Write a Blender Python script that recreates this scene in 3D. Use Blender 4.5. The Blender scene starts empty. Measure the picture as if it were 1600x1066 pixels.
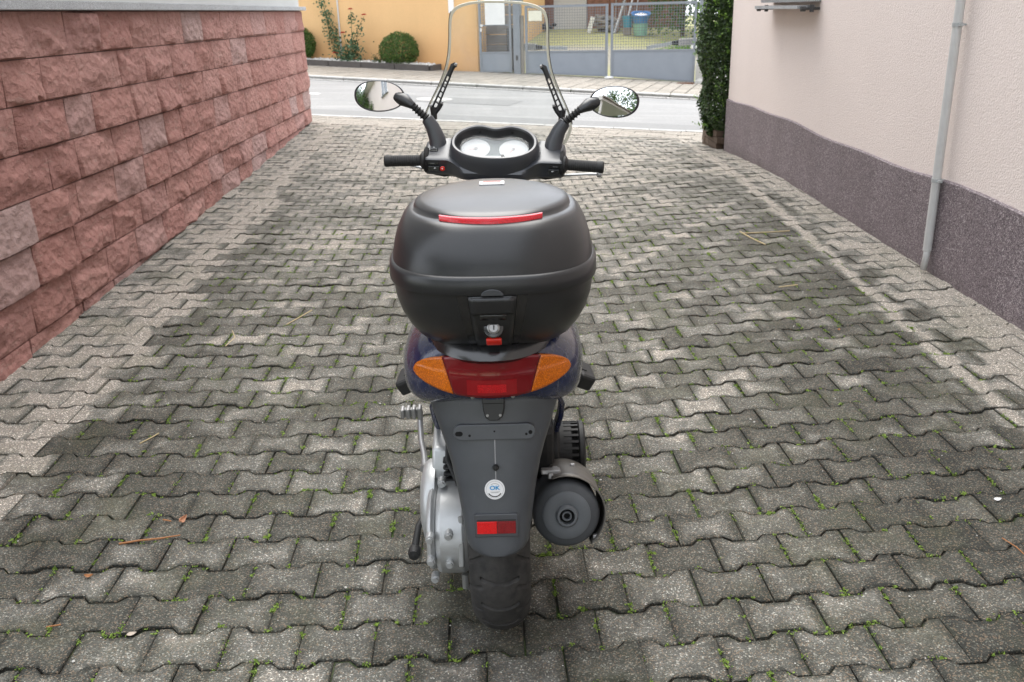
import bpy, bmesh, math, random
from mathutils import Vector, Matrix, Euler, noise
random.seed(7)
PI = math.pi
SC = bpy.context.scene
COL = SC.collection

# ------------------------------------------------------------------ camera, world, sun, exposure
PITCH = math.atan(1425/3918.); ROLL = math.radians(1.46); CAMH = 1.55
cam_d = bpy.data.cameras.new('camera'); cam_d.lens = 1425/1600*36; cam_d.sensor_width = 36
cam_d.clip_start = .05; cam_d.clip_end = 400
cam_d.dof.use_dof = True; cam_d.dof.focus_distance = 2.3; cam_d.dof.aperture_fstop = 10.0
cam = bpy.data.objects.new('camera', cam_d); COL.objects.link(cam); SC.camera = cam
cam.matrix_world = (Matrix.Translation((0, 0, CAMH)) @ Matrix.Rotation(PI/2-PITCH, 4, 'X') @ Matrix.Rotation(-ROLL, 4, 'Z'))

SUN_EL, SUN_AZ = math.radians(64), math.radians(-4)      # azimuth measured from +Y towards +X
w = bpy.data.worlds.new('World'); SC.world = w; w.use_nodes = True
nt = w.node_tree; nt.nodes.clear()
sky = nt.nodes.new('ShaderNodeTexSky'); sky.sky_type = 'NISHITA'; sky.sun_disc = False
sky.sun_elevation = SUN_EL; sky.sun_rotation = SUN_AZ; sky.dust_density = 1; sky.air_density = 1
hs = nt.nodes.new('ShaderNodeHueSaturation'); hs.inputs['Saturation'].default_value = .12   # overcast: a nearly grey sky
bg = nt.nodes.new('ShaderNodeBackground'); bg.inputs['Strength'].default_value = .15
wo = nt.nodes.new('ShaderNodeOutputWorld')
cl_ = nt.nodes.new('ShaderNodeMix'); cl_.data_type = 'RGBA'; cl_.inputs[0].default_value = .6; cl_.inputs[7].default_value = (5.9, 6.3, 6.95, 1)   # even cloud layer
nt.links.new(sky.outputs[0], hs.inputs['Color']); nt.links.new(hs.outputs[0], cl_.inputs[6]); nt.links.new(cl_.outputs[2], bg.inputs['Color']); nt.links.new(bg.outputs[0], wo.inputs[0])
sd = bpy.data.lights.new('sun', 'SUN'); sd.energy = 1.5; sd.angle = math.radians(50); sd.color = (1, .955, .895)
sun = bpy.data.objects.new('sun', sd); COL.objects.link(sun)
sv = Vector((math.sin(SUN_AZ)*math.cos(SUN_EL), math.cos(SUN_AZ)*math.cos(SUN_EL), math.sin(SUN_EL)))
sun.rotation_euler = sv.to_track_quat('Z', 'Y').to_euler()
SC.view_settings.view_transform = 'Standard'; SC.view_settings.look = 'None'
SC.view_settings.exposure = 1.55; SC.view_settings.gamma = 1; SC.view_settings.use_curve_mapping = False

# ------------------------------------------------------------------ terrain function, street frame
SY, CY = math.sin(math.radians(16)), math.cos(math.radians(16))
def ss(t):
    t = max(0., min(1., t)); return t*t*(3-2*t)
def gz(x, y):
    d = x*SY+y*CY; w_ = ss((d-8)/5); xx = max(-12., min(12., x))
    dish = .042*(math.sqrt((max(-3, min(3, x))+.45)**2+.36)-.6)
    k = .035+.018*ss((d-13)/5.6)
    return dish*(1-w_)-k*xx*w_
def st(t, d): return (t*CY+d*SY, -t*SY+d*CY)            # street frame: t along the street, d across it
def xl(y): return -2.07-.0545*y                          # face of the sandstone base
def xr(y): return 2.335+.011*y                           # face of the pink house
STREET_ROT = -math.radians(16)

# ------------------------------------------------------------------ mesh builder
class MB:
    def __init__(s): s.v = []; s.f = []; s.mi = []
    def add(s, vs, fs, mi=0):
        b = len(s.v); s.v += [tuple(p) for p in vs]; s.f += [tuple(i+b for i in f) for f in fs]; s.mi += [mi]*len(fs)
    def box(s, c, d, rot=None, mi=0):
        hx, hy, hz = d[0]/2, d[1]/2, d[2]/2
        vs = [Vector((x*hx, y*hy, z*hz)) for x in (-1, 1) for y in (-1, 1) for z in (-1, 1)]
        if rot is not None: vs = [rot @ q for q in vs]
        s.add([q+Vector(c) for q in vs], [(0,1,3,2),(4,6,7,5),(0,4,5,1),(2,3,7,6),(0,2,6,4),(1,5,7,3)], mi)
    def loft(s, rings, closed=True, cap0=True, cap1=True, mi=0):
        n = len(rings[0]); vs = [p for r in rings for p in r]; fs = []
        for i in range(len(rings)-1):
            for j in range(n if closed else n-1):
                k = (j+1) % n; fs.append((i*n+j, i*n+k, (i+1)*n+k, (i+1)*n+j))
        if closed and cap0: fs.append(tuple(range(n-1, -1, -1)))
        if closed and cap1: fs.append(tuple((len(rings)-1)*n+j for j in range(n)))
        s.add(vs, fs, mi)
    def tube(s, path, r, n=10, sq=1., mi=0, caps=True):
        P = [Vector(p) for p in path]; rs = r if isinstance(r, (list, tuple)) else [r]*len(P); rings = []
        up = Vector((0, 0, 1)); t0 = (P[1]-P[0]).normalized()
        if abs(t0.z) > .9: up = Vector((0, 1, 0))
        a = t0.cross(up).normalized()
        for i, q in enumerate(P):
            t = (P[min(i+1, len(P)-1)]-P[max(i-1, 0)]).normalized()
            a = (a-t*a.dot(t)).normalized(); b = t.cross(a)
            rings.append([q+rs[i]*(math.cos(2*PI*k/n)*a+sq*math.sin(2*PI*k/n)*b) for k in range(n)])
        s.loft(rings, True, caps, caps, mi)
    def lathe(s, prof, o, ax='y', n=32, mi=0, caps=True):
        rings = []
        for r, h in prof:
            ring = []
            for k in range(n):
                c_, s_ = r*math.cos(2*PI*k/n), r*math.sin(2*PI*k/n)
                q = {'y': (c_, h, s_), 'x': (h, c_, s_), 'z': (c_, s_, h)}[ax]
                ring.append(Vector(o)+Vector(q))
            rings.append(ring)
        s.loft(rings, True, caps, caps, mi)
    def prism(s, pts, fn, d0, d1, mi=0):                  # outline pts (a,b); fn(a,b,d) -> point
        n = len(pts); s.add([fn(a, b, d0) for a, b in pts]+[fn(a, b, d1) for a, b in pts],
            [tuple(range(n-1, -1, -1)), tuple(range(n, 2*n))]+[(i, (i+1) % n, n+(i+1) % n, n+i) for i in range(n)], mi)
    def grid(s, fn, nu, nv, mi=0):
        vs = [fn(i/nu, j/nv) for i in range(nu+1) for j in range(nv+1)]
        s.add(vs, [(i*(nv+1)+j, (i+1)*(nv+1)+j, (i+1)*(nv+1)+j+1, i*(nv+1)+j+1) for i in range(nu) for j in range(nv)], mi)
    def xf(s, M): s.v = [tuple(M @ Vector(q)) for q in s.v]; return s
    def mesh(s, name, mats, smooth=40, fix=True):
        m = bpy.data.meshes.new(name); m.from_pydata(s.v, [], s.f)
        for mt in (mats if isinstance(mats, (list, tuple)) else [mats]): m.materials.append(mt)
        m.polygons.foreach_set('material_index', s.mi)
        if fix:
            bm = bmesh.new(); bm.from_mesh(m); bmesh.ops.recalc_face_normals(bm, faces=bm.faces); bm.to_mesh(m); bm.free()
        if smooth:
            m.polygons.foreach_set('use_smooth', [True]*len(m.polygons)); m.set_sharp_from_angle(angle=math.radians(smooth))
        m.update(); return m
    def build(s, name, mats, parent=None, smooth=40, loc=None, bevel=0, fix=True, solid=0):
        o = bpy.data.objects.new(name, s.mesh(name, mats, smooth, fix)); COL.objects.link(o)
        if parent: o.parent = parent
        if loc: o.location = loc
        if solid:
            q = o.modifiers.new('thick', 'SOLIDIFY'); q.thickness = solid; q.offset = -1
        if bevel:
            q = o.modifiers.new('bevel', 'BEVEL'); q.width = bevel; q.segments = 2; q.limit_method = 'ANGLE'; q.angle_limit = math.radians(40); q.harden_normals = False
        return o
def tag(o, label=None, cat=None, group=None, kind=None):
    if label: o['label'] = label
    if cat: o['category'] = cat
    if group: o['group'] = group
    if kind: o['kind'] = kind
    return o
def empty(name, loc, rz=0, label=None, cat=None, group=None, kind=None):
    o = bpy.data.objects.new(name, None); COL.objects.link(o); o.location = loc; o.rotation_euler = (0, 0, rz)
    o.empty_display_size = .1; return tag(o, label, cat, group, kind)

# ------------------------------------------------------------------ materials
class NT:
    def __init__(s, name):
        s.m = bpy.data.materials.new(name); s.m.use_nodes = True; s.t = s.m.node_tree
        s.b = s.t.nodes['Principled BSDF']; s.out = s.t.nodes['Material Output']
    def n(s, typ, **kw):
        q = s.t.nodes.new('ShaderNode'+typ)
        for k, v_ in kw.items():
            if k in q.inputs.keys(): s.set(q.inputs[k], v_)
            else: setattr(q, k, v_)
        return q
    def set(s, inp, v_):
        if hasattr(v_, 'is_output') or isinstance(v_, bpy.types.NodeSocket): s.t.links.new(v_, inp)
        else: inp.default_value = v_
    def p(s, **kw):
        for k, v_ in kw.items(): s.set(s.b.inputs[k.replace('_', ' ')], v_)
        return s
    def pos(s): return s.n('NewGeometry').outputs['Position']
    def obj(s): return s.n('TexCoord').outputs['Object']
    def rnd(s): return s.n('ObjectInfo').outputs['Random']
    def scale(s, vec, sc):
        q = s.n('Mapping'); s.set(q.inputs['Vector'], vec); q.inputs['Scale'].default_value = sc; return q.outputs[0]
    def noise(s, vec, scale, detail=4, rough=.55, dist=0):
        q = s.n('TexNoise', Scale=scale, Detail=detail, Roughness=rough, Distortion=dist); s.set(q.inputs['Vector'], vec); return q.outputs['Fac']
    def vor(s, vec, scale, feature='F1', out='Distance'):
        q = s.n('TexVoronoi', Scale=scale); q.feature = feature; s.set(q.inputs['Vector'], vec); return q.outputs[out]
    def ramp(s, fac, stops, interp='LINEAR'):
        q = s.n('ValToRGB'); q.color_ramp.interpolation = interp; s.set(q.inputs[0], fac); e = q.color_ramp.elements
        while len(e) < len(stops): e.new(.5)
        for el, (p_, c_) in zip(e, stops):
            el.position = p_; el.color = (c_, c_, c_, 1) if isinstance(c_, (int, float)) else (*c_, 1)
        return q.outputs[0]
    def mix(s, f, a, b, mode='MIX'):
        q = s.n('Mix'); q.data_type = 'RGBA'; q.blend_type = mode
        for i_, v_ in ((0, f), (6, a), (7, b)):
            if isinstance(v_, tuple) and len(v_) == 3: v_ = (*v_, 1)
            s.set(q.inputs[i_], v_)
        return q.outputs[2]
    def math(s, op, a, b=0, c=0, clamp=False):
        q = s.n('Math'); q.operation = op; q.use_clamp = clamp
        for i_, v_ in enumerate((a, b, c)): s.set(q.inputs[i_], v_)
        return q.outputs[0]
    def bump(s, h, strength=.5, dist=.01, prev=None):
        q = s.n('Bump', Strength=strength, Distance=dist); s.set(q.inputs['Height'], h)
        if prev is not None: s.set(q.inputs['Normal'], prev)
        return q.outputs[0]

def plain(name, col, rough=.5, metal=0, coat=0, spec=.5, var=.12, scale=18, bump=0, bscale=200, bdist=.002):
    a = NT(name); o = a.obj(); f = a.noise(o, scale, 5)
    c = a.mix(f, tuple(q*(1-var) for q in col), tuple(min(1, q*(1+var)) for q in col))
    r = a.math('MULTIPLY_ADD', a.noise(o, scale*2.3, 4), .2*rough, rough*.9)
    a.p(Base_Color=c, Roughness=r, Metallic=metal, Coat_Weight=coat, Specular_IOR_Level=spec)
    if coat: a.p(Coat_Roughness=.06)
    if bump: a.p(Normal=a.bump(a.noise(o, bscale, 3), bump, bdist))
    return a.m
M = {}
# --- concrete pavers: exposed aggregate, dirt and moss between the roof drip lines
def paver_mat(name, stain=True):
    a = NT(name); P = a.pos(); sx = a.n('SeparateXYZ'); a.set(sx.inputs[0], P); x, y = sx.outputs[0], sx.outputs[1]
    rnd = a.math('FRACT', a.math('ADD', a.rnd(), a.n('NewGeometry').outputs['Random Per Island']))
    att = a.n('Attribute'); att.attribute_name = 'wear'; wear = att.outputs['Fac']
    big = a.noise(P, 1.1, 4); med = a.noise(P, 7, 5, .6); fine = a.noise(P, 60, 4, .6)
    wob = a.math('MULTIPLY', a.math('SUBTRACT', a.noise(P, 5, 4, .6), .5), .30)
    wob = a.math('ADD', wob, a.math('MULTIPLY', a.math('SUBTRACT', rnd, .5), .14))
    # dirty amount: 1 dirty / 0 clean
    if stain:
        dl = a.math('ADD', a.math('SUBTRACT', x, a.math('MULTIPLY_ADD', y, -.058, -1.60)), wob)      # inside left drip line > 0
        dr = a.math('ADD', a.math('SUBTRACT', a.math('MULTIPLY_ADD', y, .043, 1.73), x), a.math('MULTIPLY', wob, .25))
        inl = a.math('MULTIPLY', a.math('ADD', dl, .08), 3.6, clamp=True)
        band_l = a.ramp(dl, [(0, 0), (.02, 1), (.62, .55), (1, .42)])
        dark_l = a.math('SUBTRACT', 1, a.math('MULTIPLY', a.math('ABSOLUTE', a.math('SUBTRACT', dl, .14)), 3.0), clamp=True)
        dark_r = a.math('SUBTRACT', 1, a.math('MULTIPLY', a.math('ABSOLUTE', a.math('SUBTRACT', dr, .28)), 1.0), clamp=True)
        inside = a.math('MULTIPLY', inl, a.math('MULTIPLY', a.math('ADD', a.math('ADD', dr, .26), a.math('MULTIPLY', a.math('SUBTRACT', med, .5), .5)), 5, clamp=True))
        near = a.math('SUBTRACT', 1, a.math('MULTIPLY', a.math('SUBTRACT', y, 2.5), .13), clamp=True)   # fades to a paler tone towards the far end
        side = a.math('MULTIPLY', a.math('MAXIMUM', dark_l, dark_r), a.ramp(a.noise(P, 2.6, 5, .65), [(.34, .2), (.66, .95)]))
        dirt = a.math('ADD', a.math('MULTIPLY', side, .36), a.math('MULTIPLY_ADD', near, .54, .19))
        outl = a.math('SUBTRACT', 1, a.math('MULTIPLY', a.math('ADD', dl, .5), 2.2), clamp=True)          # greyer strip at the foot of the stone wall
        dirt = a.math('ADD', a.math('MULTIPLY', dirt, inside), a.math('MULTIPLY', a.math('SUBTRACT', 1, inl), .30))
        line = a.math('MULTIPLY', a.math('SUBTRACT', 1, a.math('MULTIPLY', a.math('ABSOLUTE', a.math('ADD', dr, .0)), 17), clamp=True), a.ramp(big, [(.3, .65), (.6, 1.0)]))
        line2 = a.math('MULTIPLY', a.math('SUBTRACT', 1, a.math('MULTIPLY', a.math('ABSOLUTE', a.math('ADD', dl, .06)), 11), clamp=True), .9)
        clean = a.math('MAXIMUM', line, line2, clamp=True)
    else:
        dirt = .05; clean = 0.
    d2 = a.math('ADD', dirt, a.math('MULTIPLY', a.math('SUBTRACT', rnd, .5), .32 if stain else .12))
    d2 = a.math('ADD', d2, a.math('MULTIPLY', a.math('SUBTRACT', med, .5), .55 if stain else .3))
    d2 = a.math('ADD', d2, a.math('MULTIPLY', a.math('SUBTRACT', big, .5), .85 if stain else .3))
    d2 = a.math('SUBTRACT', d2, a.math('MULTIPLY', a.math('SUBTRACT', wear, .55), .34 if stain else .15))
    if stain:
        d2 = a.math('SUBTRACT', d2, a.math('MULTIPLY', wear, a.ramp(a.noise(P, 3.6, 5, .6), [(.50, 0), (.70, .52)])))
        d2 = a.math('SUBTRACT', d2, a.math('MULTIPLY', clean, 1.0))
    col = a.ramp(d2, [(0, (.31, .283, .245)), (.32, (.158, .155, .138)), (.62, (.078, .077, .065)), (1, (.031, .032, .027))])
    # aggregate
    vc = a.n('TexVoronoi', Scale=290); a.set(vc.inputs['Vector'], P); 
    sp = a.n('SeparateColor'); a.set(sp.inputs[0], vc.outputs['Color'])
    spk = a.ramp(sp.outputs[0], [(0, .55), (.55, .85), (.8, 1.15), (.92, 1.8), (1, 4.2)])
    col = a.mix(.85, col, spk, 'MULTIPLY')
    tan = a.math('GREATER_THAN', sp.outputs[1], .86)
    col = a.mix(a.math('MULTIPLY', tan, .35), col, (.34, .24, .16))
    gr = a.math('MULTIPLY', a.ramp(a.noise(P, 3.2, 6, .65), [(.5, 0), (.72, 1)]), .35 if stain else .1)
    col = a.mix(gr, col, (.085, .09, .045))
    col = a.mix(a.ramp(fine, [(.35, .35), (.6, 0)]), col, a.mix(.5, col, (.02, .02, .018)))
    a.p(Base_Color=col, Roughness=.88, Specular_IOR_Level=.3)
    h = a.math('ADD', vc.outputs['Distance'], a.math('MULTIPLY', fine, .8))
    nb = a.bump(h, .55, .004); nb = a.bump(med, .3, .01, nb)
    a.p(Normal=nb); return a.m
M['paver'] = paver_mat('paver_concrete'); M['slab'] = paver_mat('pavement_concrete', False)
def joint_mat():
    a = NT('joint_soil'); P = a.pos()
    c = a.ramp(a.noise(P, 40, 5), [(.3, (.035, .033, .026)), (.7, (.11, .10, .08))])
    c = a.mix(a.ramp(a.noise(P, 4, 5, .65), [(.48, 0), (.62, 1)]), c, (.05, .085, .02))
    a.p(Base_Color=c, Roughness=1, Normal=a.bump(a.noise(P, 120, 4), .8, .01)); return a.m
M['joint'] = joint_mat()
def stone_mat():
    a = NT('red_sandstone'); o = a.obj(); P = a.pos(); r = a.rnd()
    c = a.ramp(r, [(0, (.385, .185, .155)), (.25, (.435, .225, .19)), (.5, (.465, .255, .22)), (.72, (.405, .20, .17)), (.86, (.455, .26, .23)), (.95, (.44, .29, .265)), (1, (.45, .33, .305))])
    n1 = a.noise(P, 9, 6, .65); n2 = a.noise(a.scale(P, (1, 1, 2.2)), 38, 5, .7); n3 = a.noise(P, 240, 3, .6)
    c = a.mix(a.ramp(n1, [(.3, .5), (.7, 0)]), c, a.mix(.5, c, (.15, .06, .05)))
    c = a.mix(a.ramp(n2, [(.5, 0), (.75, .45)]), c, (.43, .25, .20))
    c = a.mix(a.ramp(n3, [(.58, 0), (.75, .4)]), c, (.13, .06, .05))
    mp = a.scale(P, (1.6, 1.6, 6)); strk = a.noise(mp, 5, 4, .6, 1.2)
    c = a.mix(a.ramp(strk, [(.58, 0), (.66, .35), (.72, 0)]), c, (.46, .33, .28))
    a.p(Base_Color=c, Roughness=.9, Specular_IOR_Level=.25)
    v1 = a.n('TexVoronoi', Scale=16); a.set(v1.inputs['Vector'], a.scale(P, (1, 1, 1.5)))
    h = a.math('ADD', a.math('MULTIPLY', n1, 1.0), a.math('MULTIPLY', v1.outputs['Distance'], .5))
    nb = a.bump(h, .8, .05); nb = a.bump(n2, .8, .016, nb); nb = a.bump(n3, .45, .003, nb)
    a.p(Normal=nb); return a.m
M['stone'] = stone_mat()
M['mortar'] = plain('dark_mortar', (.17, .10, .085), .95, bump=.5, bscale=90, bdist=.006)
def granite(name, col, sc=380):
    a = NT(name); P = a.pos(); v_ = a.n('TexVoronoi', Scale=sc); a.set(v_.inputs['Vector'], P); s_ = a.n('SeparateColor'); a.set(s_.inputs[0], v_.outputs['Color'])
    c = a.ramp(s_.outputs[0], [(0, tuple(q*.45 for q in col)), (.5, col), (1, tuple(min(.9, q*1.6) for q in col))])
    c = a.mix(a.ramp(a.noise(P, 3, 5), [(.4, .25), (.7, 0)]), c, tuple(q*.5 for q in col))
    a.p(Base_Color=c, Roughness=.75, Normal=a.bump(v_.outputs['Distance'], .25, .002)); return a.m
M['granite'] = granite('grey_granite', (.36, .37, .38))
def plaster(name, col, sc=55, strength=.6, dist=.012, dirty=.15, foot=None):
    a = NT(name); P = a.pos(); n1 = a.noise(P, sc, 4, .6); n2 = a.noise(P, .8, 5, .6); v_ = a.vor(P, sc*1.1)
    c = a.mix(a.ramp(n2, [(.35, dirty), (.7, 0)]), col, tuple(q*.72 for q in col))
    c = a.mix(a.ramp(n1, [(.3, .35), (.6, 0)]), c, tuple(q*.8 for q in col))
    nz = a.noise(a.scale(P, (1, 1, .12)), 3.5, 5, .6)
    c = a.mix(a.ramp(nz, [(.55, 0), (.8, dirty)]), c, tuple(q*.78 for q in col))
    if foot:
        sx = a.n('SeparateXYZ'); a.set(sx.inputs[0], P); f_ = a.math('SUBTRACT', 1, a.math('MULTIPLY', sx.outputs[2], .75), clamp=True)
        c = a.mix(a.math('MULTIPLY', f_, a.math('MULTIPLY_ADD', n2, .8, .2)), c, foot)
    a.p(Base_Color=c, Roughness=.92, Specular_IOR_Level=.2)
    a.p(Normal=a.bump(a.math('SUBTRACT', n1, a.math('MULTIPLY', v_, .6)), strength, dist)); return a.m
M['pink'] = plaster('pink_roughcast', (.80, .705, .655), 95, .36, .008, .14)
M['white_plaster'] = plaster('white_render', (.56, .56, .545), 70, .4, .008, .45)
M['orange'] = plaster('orange_render', (.74, .475, .235), 40, .25, .006, .25, (.66, .33, .13))
def mosaic():
    a = NT('mosaic_render'); P = a.pos(); v_ = a.n('TexVoronoi', Scale=165); a.set(v_.inputs['Vector'], P); s_ = a.n('SeparateColor'); a.set(s_.inputs[0], v_.outputs['Color'])
    c = a.ramp(s_.outputs[0], [(0, (.07, .055, .062)), (.35, (.155, .123, .136)), (.7, (.235, .195, .207)), (.9, (.33, .28, .285)), (1, (.48, .43, .43))])
    sx = a.n('SeparateXYZ'); a.set(sx.inputs[0], P)
    low = a.math('SUBTRACT', 1, a.math('MULTIPLY', a.math('SUBTRACT', sx.outputs[2], .06), 9), clamp=True)
    low = a.math('MULTIPLY', low, a.ramp(a.noise(P, 5, 5), [(.3, .2), (.7, 1)]))
    c = a.mix(a.math('MULTIPLY', low, .55), c, (.06, .05, .045))
    c = a.mix(a.ramp(a.noise(P, 2, 4), [(.4, .25), (.7, 0)]), c, (.12, .09, .095))
    a.p(Base_Color=c, Roughness=.7, Normal=a.bump(v_.outputs['Distance'], .5, .005)); return a.m
M['mosaic'] = mosaic()
def asphalt():
    a = NT('worn_asphalt'); P = a.pos(); v_ = a.n('TexVoronoi', Scale=120); a.set(v_.inputs['Vector'], P); s_ = a.n('SeparateColor'); a.set(s_.inputs[0], v_.outputs['Color'])
    c = a.ramp(s_.outputs[0], [(0, (.16, .16, .157)), (.6, (.24, .238, .232)), (1, (.34, .335, .325))])
    c = a.mix(a.ramp(a.noise(P, .7, 6, .6), [(.38, .5), (.62, 0)]), c, (.195, .195, .195))
    c = a.mix(a.ramp(a.noise(a.scale(P, (.4, 2, 1)), 1.2, 5, .6), [(.5, 0), (.7, .4)]), c, (.37, .362, .352))
    a.p(Base_Color=c, Roughness=.85, Normal=a.bump(s_.outputs[0], .4, .006)); return a.m
M['asphalt'] = asphalt()
M['patch'] = plain('dark_asphalt_patch', (.19, .19, .187), .9, var=.3, scale=30, bump=.4, bscale=180, bdist=.004)
M['kerb'] = granite('pale_kerb_stone', (.42, .41, .39), 160)
M['mark'] = plain('white_road_paint', (.72, .72, .70), .7, var=.2)
M['white'] = plain('white_paint', (.78, .78, .76), .5, var=.06)
M['cream'] = plain('cream_card', (.74, .72, .58), .6, var=.05)
M['gate'] = plain('grey_gate_paint', (.205, .225, .25), .45, var=.12, scale=6)
M['gate_panel'] = plain('grey_sheet_steel', (.235, .262, .295), .5, var=.10, scale=4)
M['wire'] = plain('galvanised_wire', (.20, .215, .235), .5, .3)
M['zinc'] = plain('zinc_pipe', (.44, .46, .46), .5, .15, var=.1, scale=8)
M['zinc_dark'] = plain('iron_bracket', (.05, .05, .05), .6)
M['pvc'] = plain('grey_white_pipe', (.56, .56, .545), .5)
M['wood'] = plain('red_brown_planks', (.22, .115, .08), .85, var=.5, scale=9)
M['timber'] = plain('weathered_timber', (.22, .20, .17), .9, var=.4, scale=5)
M['rust'] = plain('rusty_iron', (.13, .06, .035), .9, var=.4, scale=30)
M['concrete'] = plain('pale_concrete', (.42, .41, .38), .9, var=.25, scale=6, bump=.3, bscale=60, bdist=.006)
M['brick'] = plain('brown_brick', (.10, .068, .046), .9, var=.3, scale=14, bump=.4, bscale=80, bdist=.004)
M['planter'] = plain('dark_stone_board', (.085, .075, .068), .9, var=.3, scale=12, bump=.3, bscale=60, bdist=.004)
M['pebble'] = plain('white_pebbles', (.62, .60, .56), .8, var=.3, scale=25)
M['soil'] = plain('soil', (.05, .042, .032), 1)
M['basket'] = plain('blue_plastic', (.06, .22, .52), .4)
M['tub'] = plain('green_plastic', (.22, .42, .32), .45)
M['redcloth'] = plain('red_cloth', (.6, .05, .05), .8)
M['soffit'] = plain('white_boards', (.72, .71, .68), .6)
M['glass_dark'] = plain('window_glass', (.05, .065, .08), .05, spec=.8, var=.02)
M['roof'] = plain('roof_tiles', (.22, .09, .06), .8, var=.3)
def leafm(name, c0, c1, rough=.5):
    a = NT(name); r = a.n('NewGeometry').outputs['Random Per Island']
    c = a.ramp(r, [(0, c0), (1, c1)]); a.p(Base_Color=c, Roughness=rough, Specular_IOR_Level=.4)
    tr = a.n('BsdfTranslucent'); a.set(tr.inputs[0], c); mx = a.n('MixShader'); mx.inputs[0].default_value = .25
    a.t.links.new(a.b.outputs[0], mx.inputs[1]); a.t.links.new(tr.outputs[0], mx.inputs[2]); a.t.links.new(mx.outputs[0], a.out.inputs[0]); return a.m
M['box_leaf'] = leafm('boxwood_leaf', (.03, .065, .012), (.10, .18, .03))
M['hedge_leaf'] = leafm('hedge_leaf', (.022, .045, .014), (.075, .13, .035), .35)
M['rose_leaf'] = leafm('rose_leaf', (.03, .075, .035), (.12, .20, .10), .35)
M['thuja'] = leafm('conifer_leaf', (.03, .07, .012), (.09, .17, .03))
M['weed'] = leafm('bright_weed', (.10, .20, .03), (.22, .38, .07))
M['moss'] = leafm('joint_weed', (.085, .15, .018), (.25, .36, .06), .7)
M['tree_leaf'] = leafm('tree_leaf', (.025, .06, .015), (.08, .15, .03))
M['petal'] = plain('red_petal', (.52, .015, .018), .5)
M['stem'] = plain('green_stem', (.08, .10, .035), .7)
M['bark'] = plain('bark', (.09, .065, .045), .95, var=.4)
M['dry'] = plain('dry_stalk', (.45, .36, .2), .8)
M['twig'] = plain('brown_twig', (.33, .14, .05), .7)
M['dryleaf'] = plain('dry_leaf', (.42, .20, .11), .7, var=.3, scale=60)
M['greyleaf'] = plain('bleached_leaf', (.45, .38, .31), .8)
def yardm():
    a = NT('yard_ground'); P = a.pos()
    c = a.ramp(a.noise(P, 12, 5, .65), [(.3, (.22, .21, .19)), (.7, (.36, .34, .30))])
    sx = a.n('SeparateXYZ'); a.set(sx.inputs[0], P)
    d = a.math('ADD', a.math('MULTIPLY', sx.outputs[0], SY), a.math('MULTIPLY', sx.outputs[1], CY))
    d = a.math('ADD', d, a.math('MULTIPLY', a.math('SUBTRACT', a.noise(P, 1.2, 4), .5), 1.6))
    g = a.ramp(a.math('MULTIPLY', a.math('SUBTRACT', d, 22), .1), [(.15, .75), (.27, .55), (.36, .1), (.5, .15), (.56, .9), (1, .9)])
    c = a.mix(g, c, a.ramp(a.noise(P, 20, 4), [(.3, (.22, .235, .085)), (.7, (.38, .37, .17))]))
    a.p(Base_Color=c, Roughness=1, Normal=a.bump(a.noise(P, 60, 4), .7, .02)); return a.m
M['yard'] = yardm()
# --- scooter
def blackplastic(name, col, rough, scratch=.15, grain=.12, sp=.8):
    a = NT(name); o = a.obj(); n1 = a.noise(o, 7, 6, .6); n2 = a.noise(o, 520, 2)
    c = a.mix(a.ramp(n1, [(.35, 0), (.75, scratch)]), col, tuple(q*2.2+.02 for q in col))
    st_ = a.noise(a.scale(o, (40, 40, 3)), 8, 3, .6)
    c = a.mix(a.ramp(st_, [(.66, 0), (.8, scratch)]), c, (.22, .22, .22))
    a.p(Base_Color=c, Roughness=a.math('MULTIPLY_ADD', n1, .2, rough-.1), Specular_IOR_Level=sp, Normal=a.bump(n2, grain, .0006)); return a.m
M['case'] = blackplastic('black_case_plastic', (.012, .0125, .0138), .33, .16, .10, .55)
M['case_gloss'] = blackplastic('smooth_black_plastic', (.010, .010, .011), .22, .04, .02)
M['fender'] = blackplastic('grey_black_mudguard_plastic', (.047, .052, .060), .40, .30)
M['trim'] = blackplastic('charcoal_cover_plastic', (.040, .043, .050), .33, .12, .08, .75)
M['rubber'] = plain('black_rubber', (.014, .014, .014), .6, var=.2, scale=40)
def tyrem():
    a = NT('tyre_rubber'); o = a.obj()
    c = a.mix(a.ramp(a.noise(o, 25, 5, .65), [(.35, 0), (.75, .8)]), (.017, .017, .017), (.060, .056, .052))
    a.p(Base_Color=c, Roughness=.75, Normal=a.bump(a.noise(o, 260, 4), .35, .002)); return a.m
M['tyre'] = tyrem()
def bluem():
    a = NT('dark_blue_lacquer'); o = a.obj()
    spots = a.ramp(a.noise(a.scale(o, (1, 1, .45)), 60, 5, .7), [(.48, 0), (.66, .55)])
    c = a.mix(spots, (.010, .017, .060), (.085, .085, .10))
    a.p(Base_Color=c, Roughness=a.ramp(spots, [(0, .18), (1, .5)]), Coat_Weight=.6, Coat_Roughness=.08); return a.m
M['blue'] = bluem()
def lensm(name, col, deep, rough=.12, cell=0, coat=.5):
    a = NT(name); o = a.obj(); f = a.noise(o, 14, 3)
    c = a.mix(f, deep, col); a.p(Base_Color=c, Roughness=rough, Coat_Weight=coat, Coat_Roughness=.05, Specular_IOR_Level=.35)
    if cell:
        v_ = a.n('TexVoronoi', Scale=cell); a.set(v_.inputs['Vector'], o)
        h = v_.outputs['Distance']; c2 = a.mix(a.ramp(h, [(.15, .6), (.6, 0)]), c, tuple(min(1, q*1.9) for q in col)); a.p(Base_Color=c2, Normal=a.bump(h, .18, .002))
    return a.m
M['lens_red'] = lensm('dark_red_lens', (.20, .004, .008), (.10, .002, .005))
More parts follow.
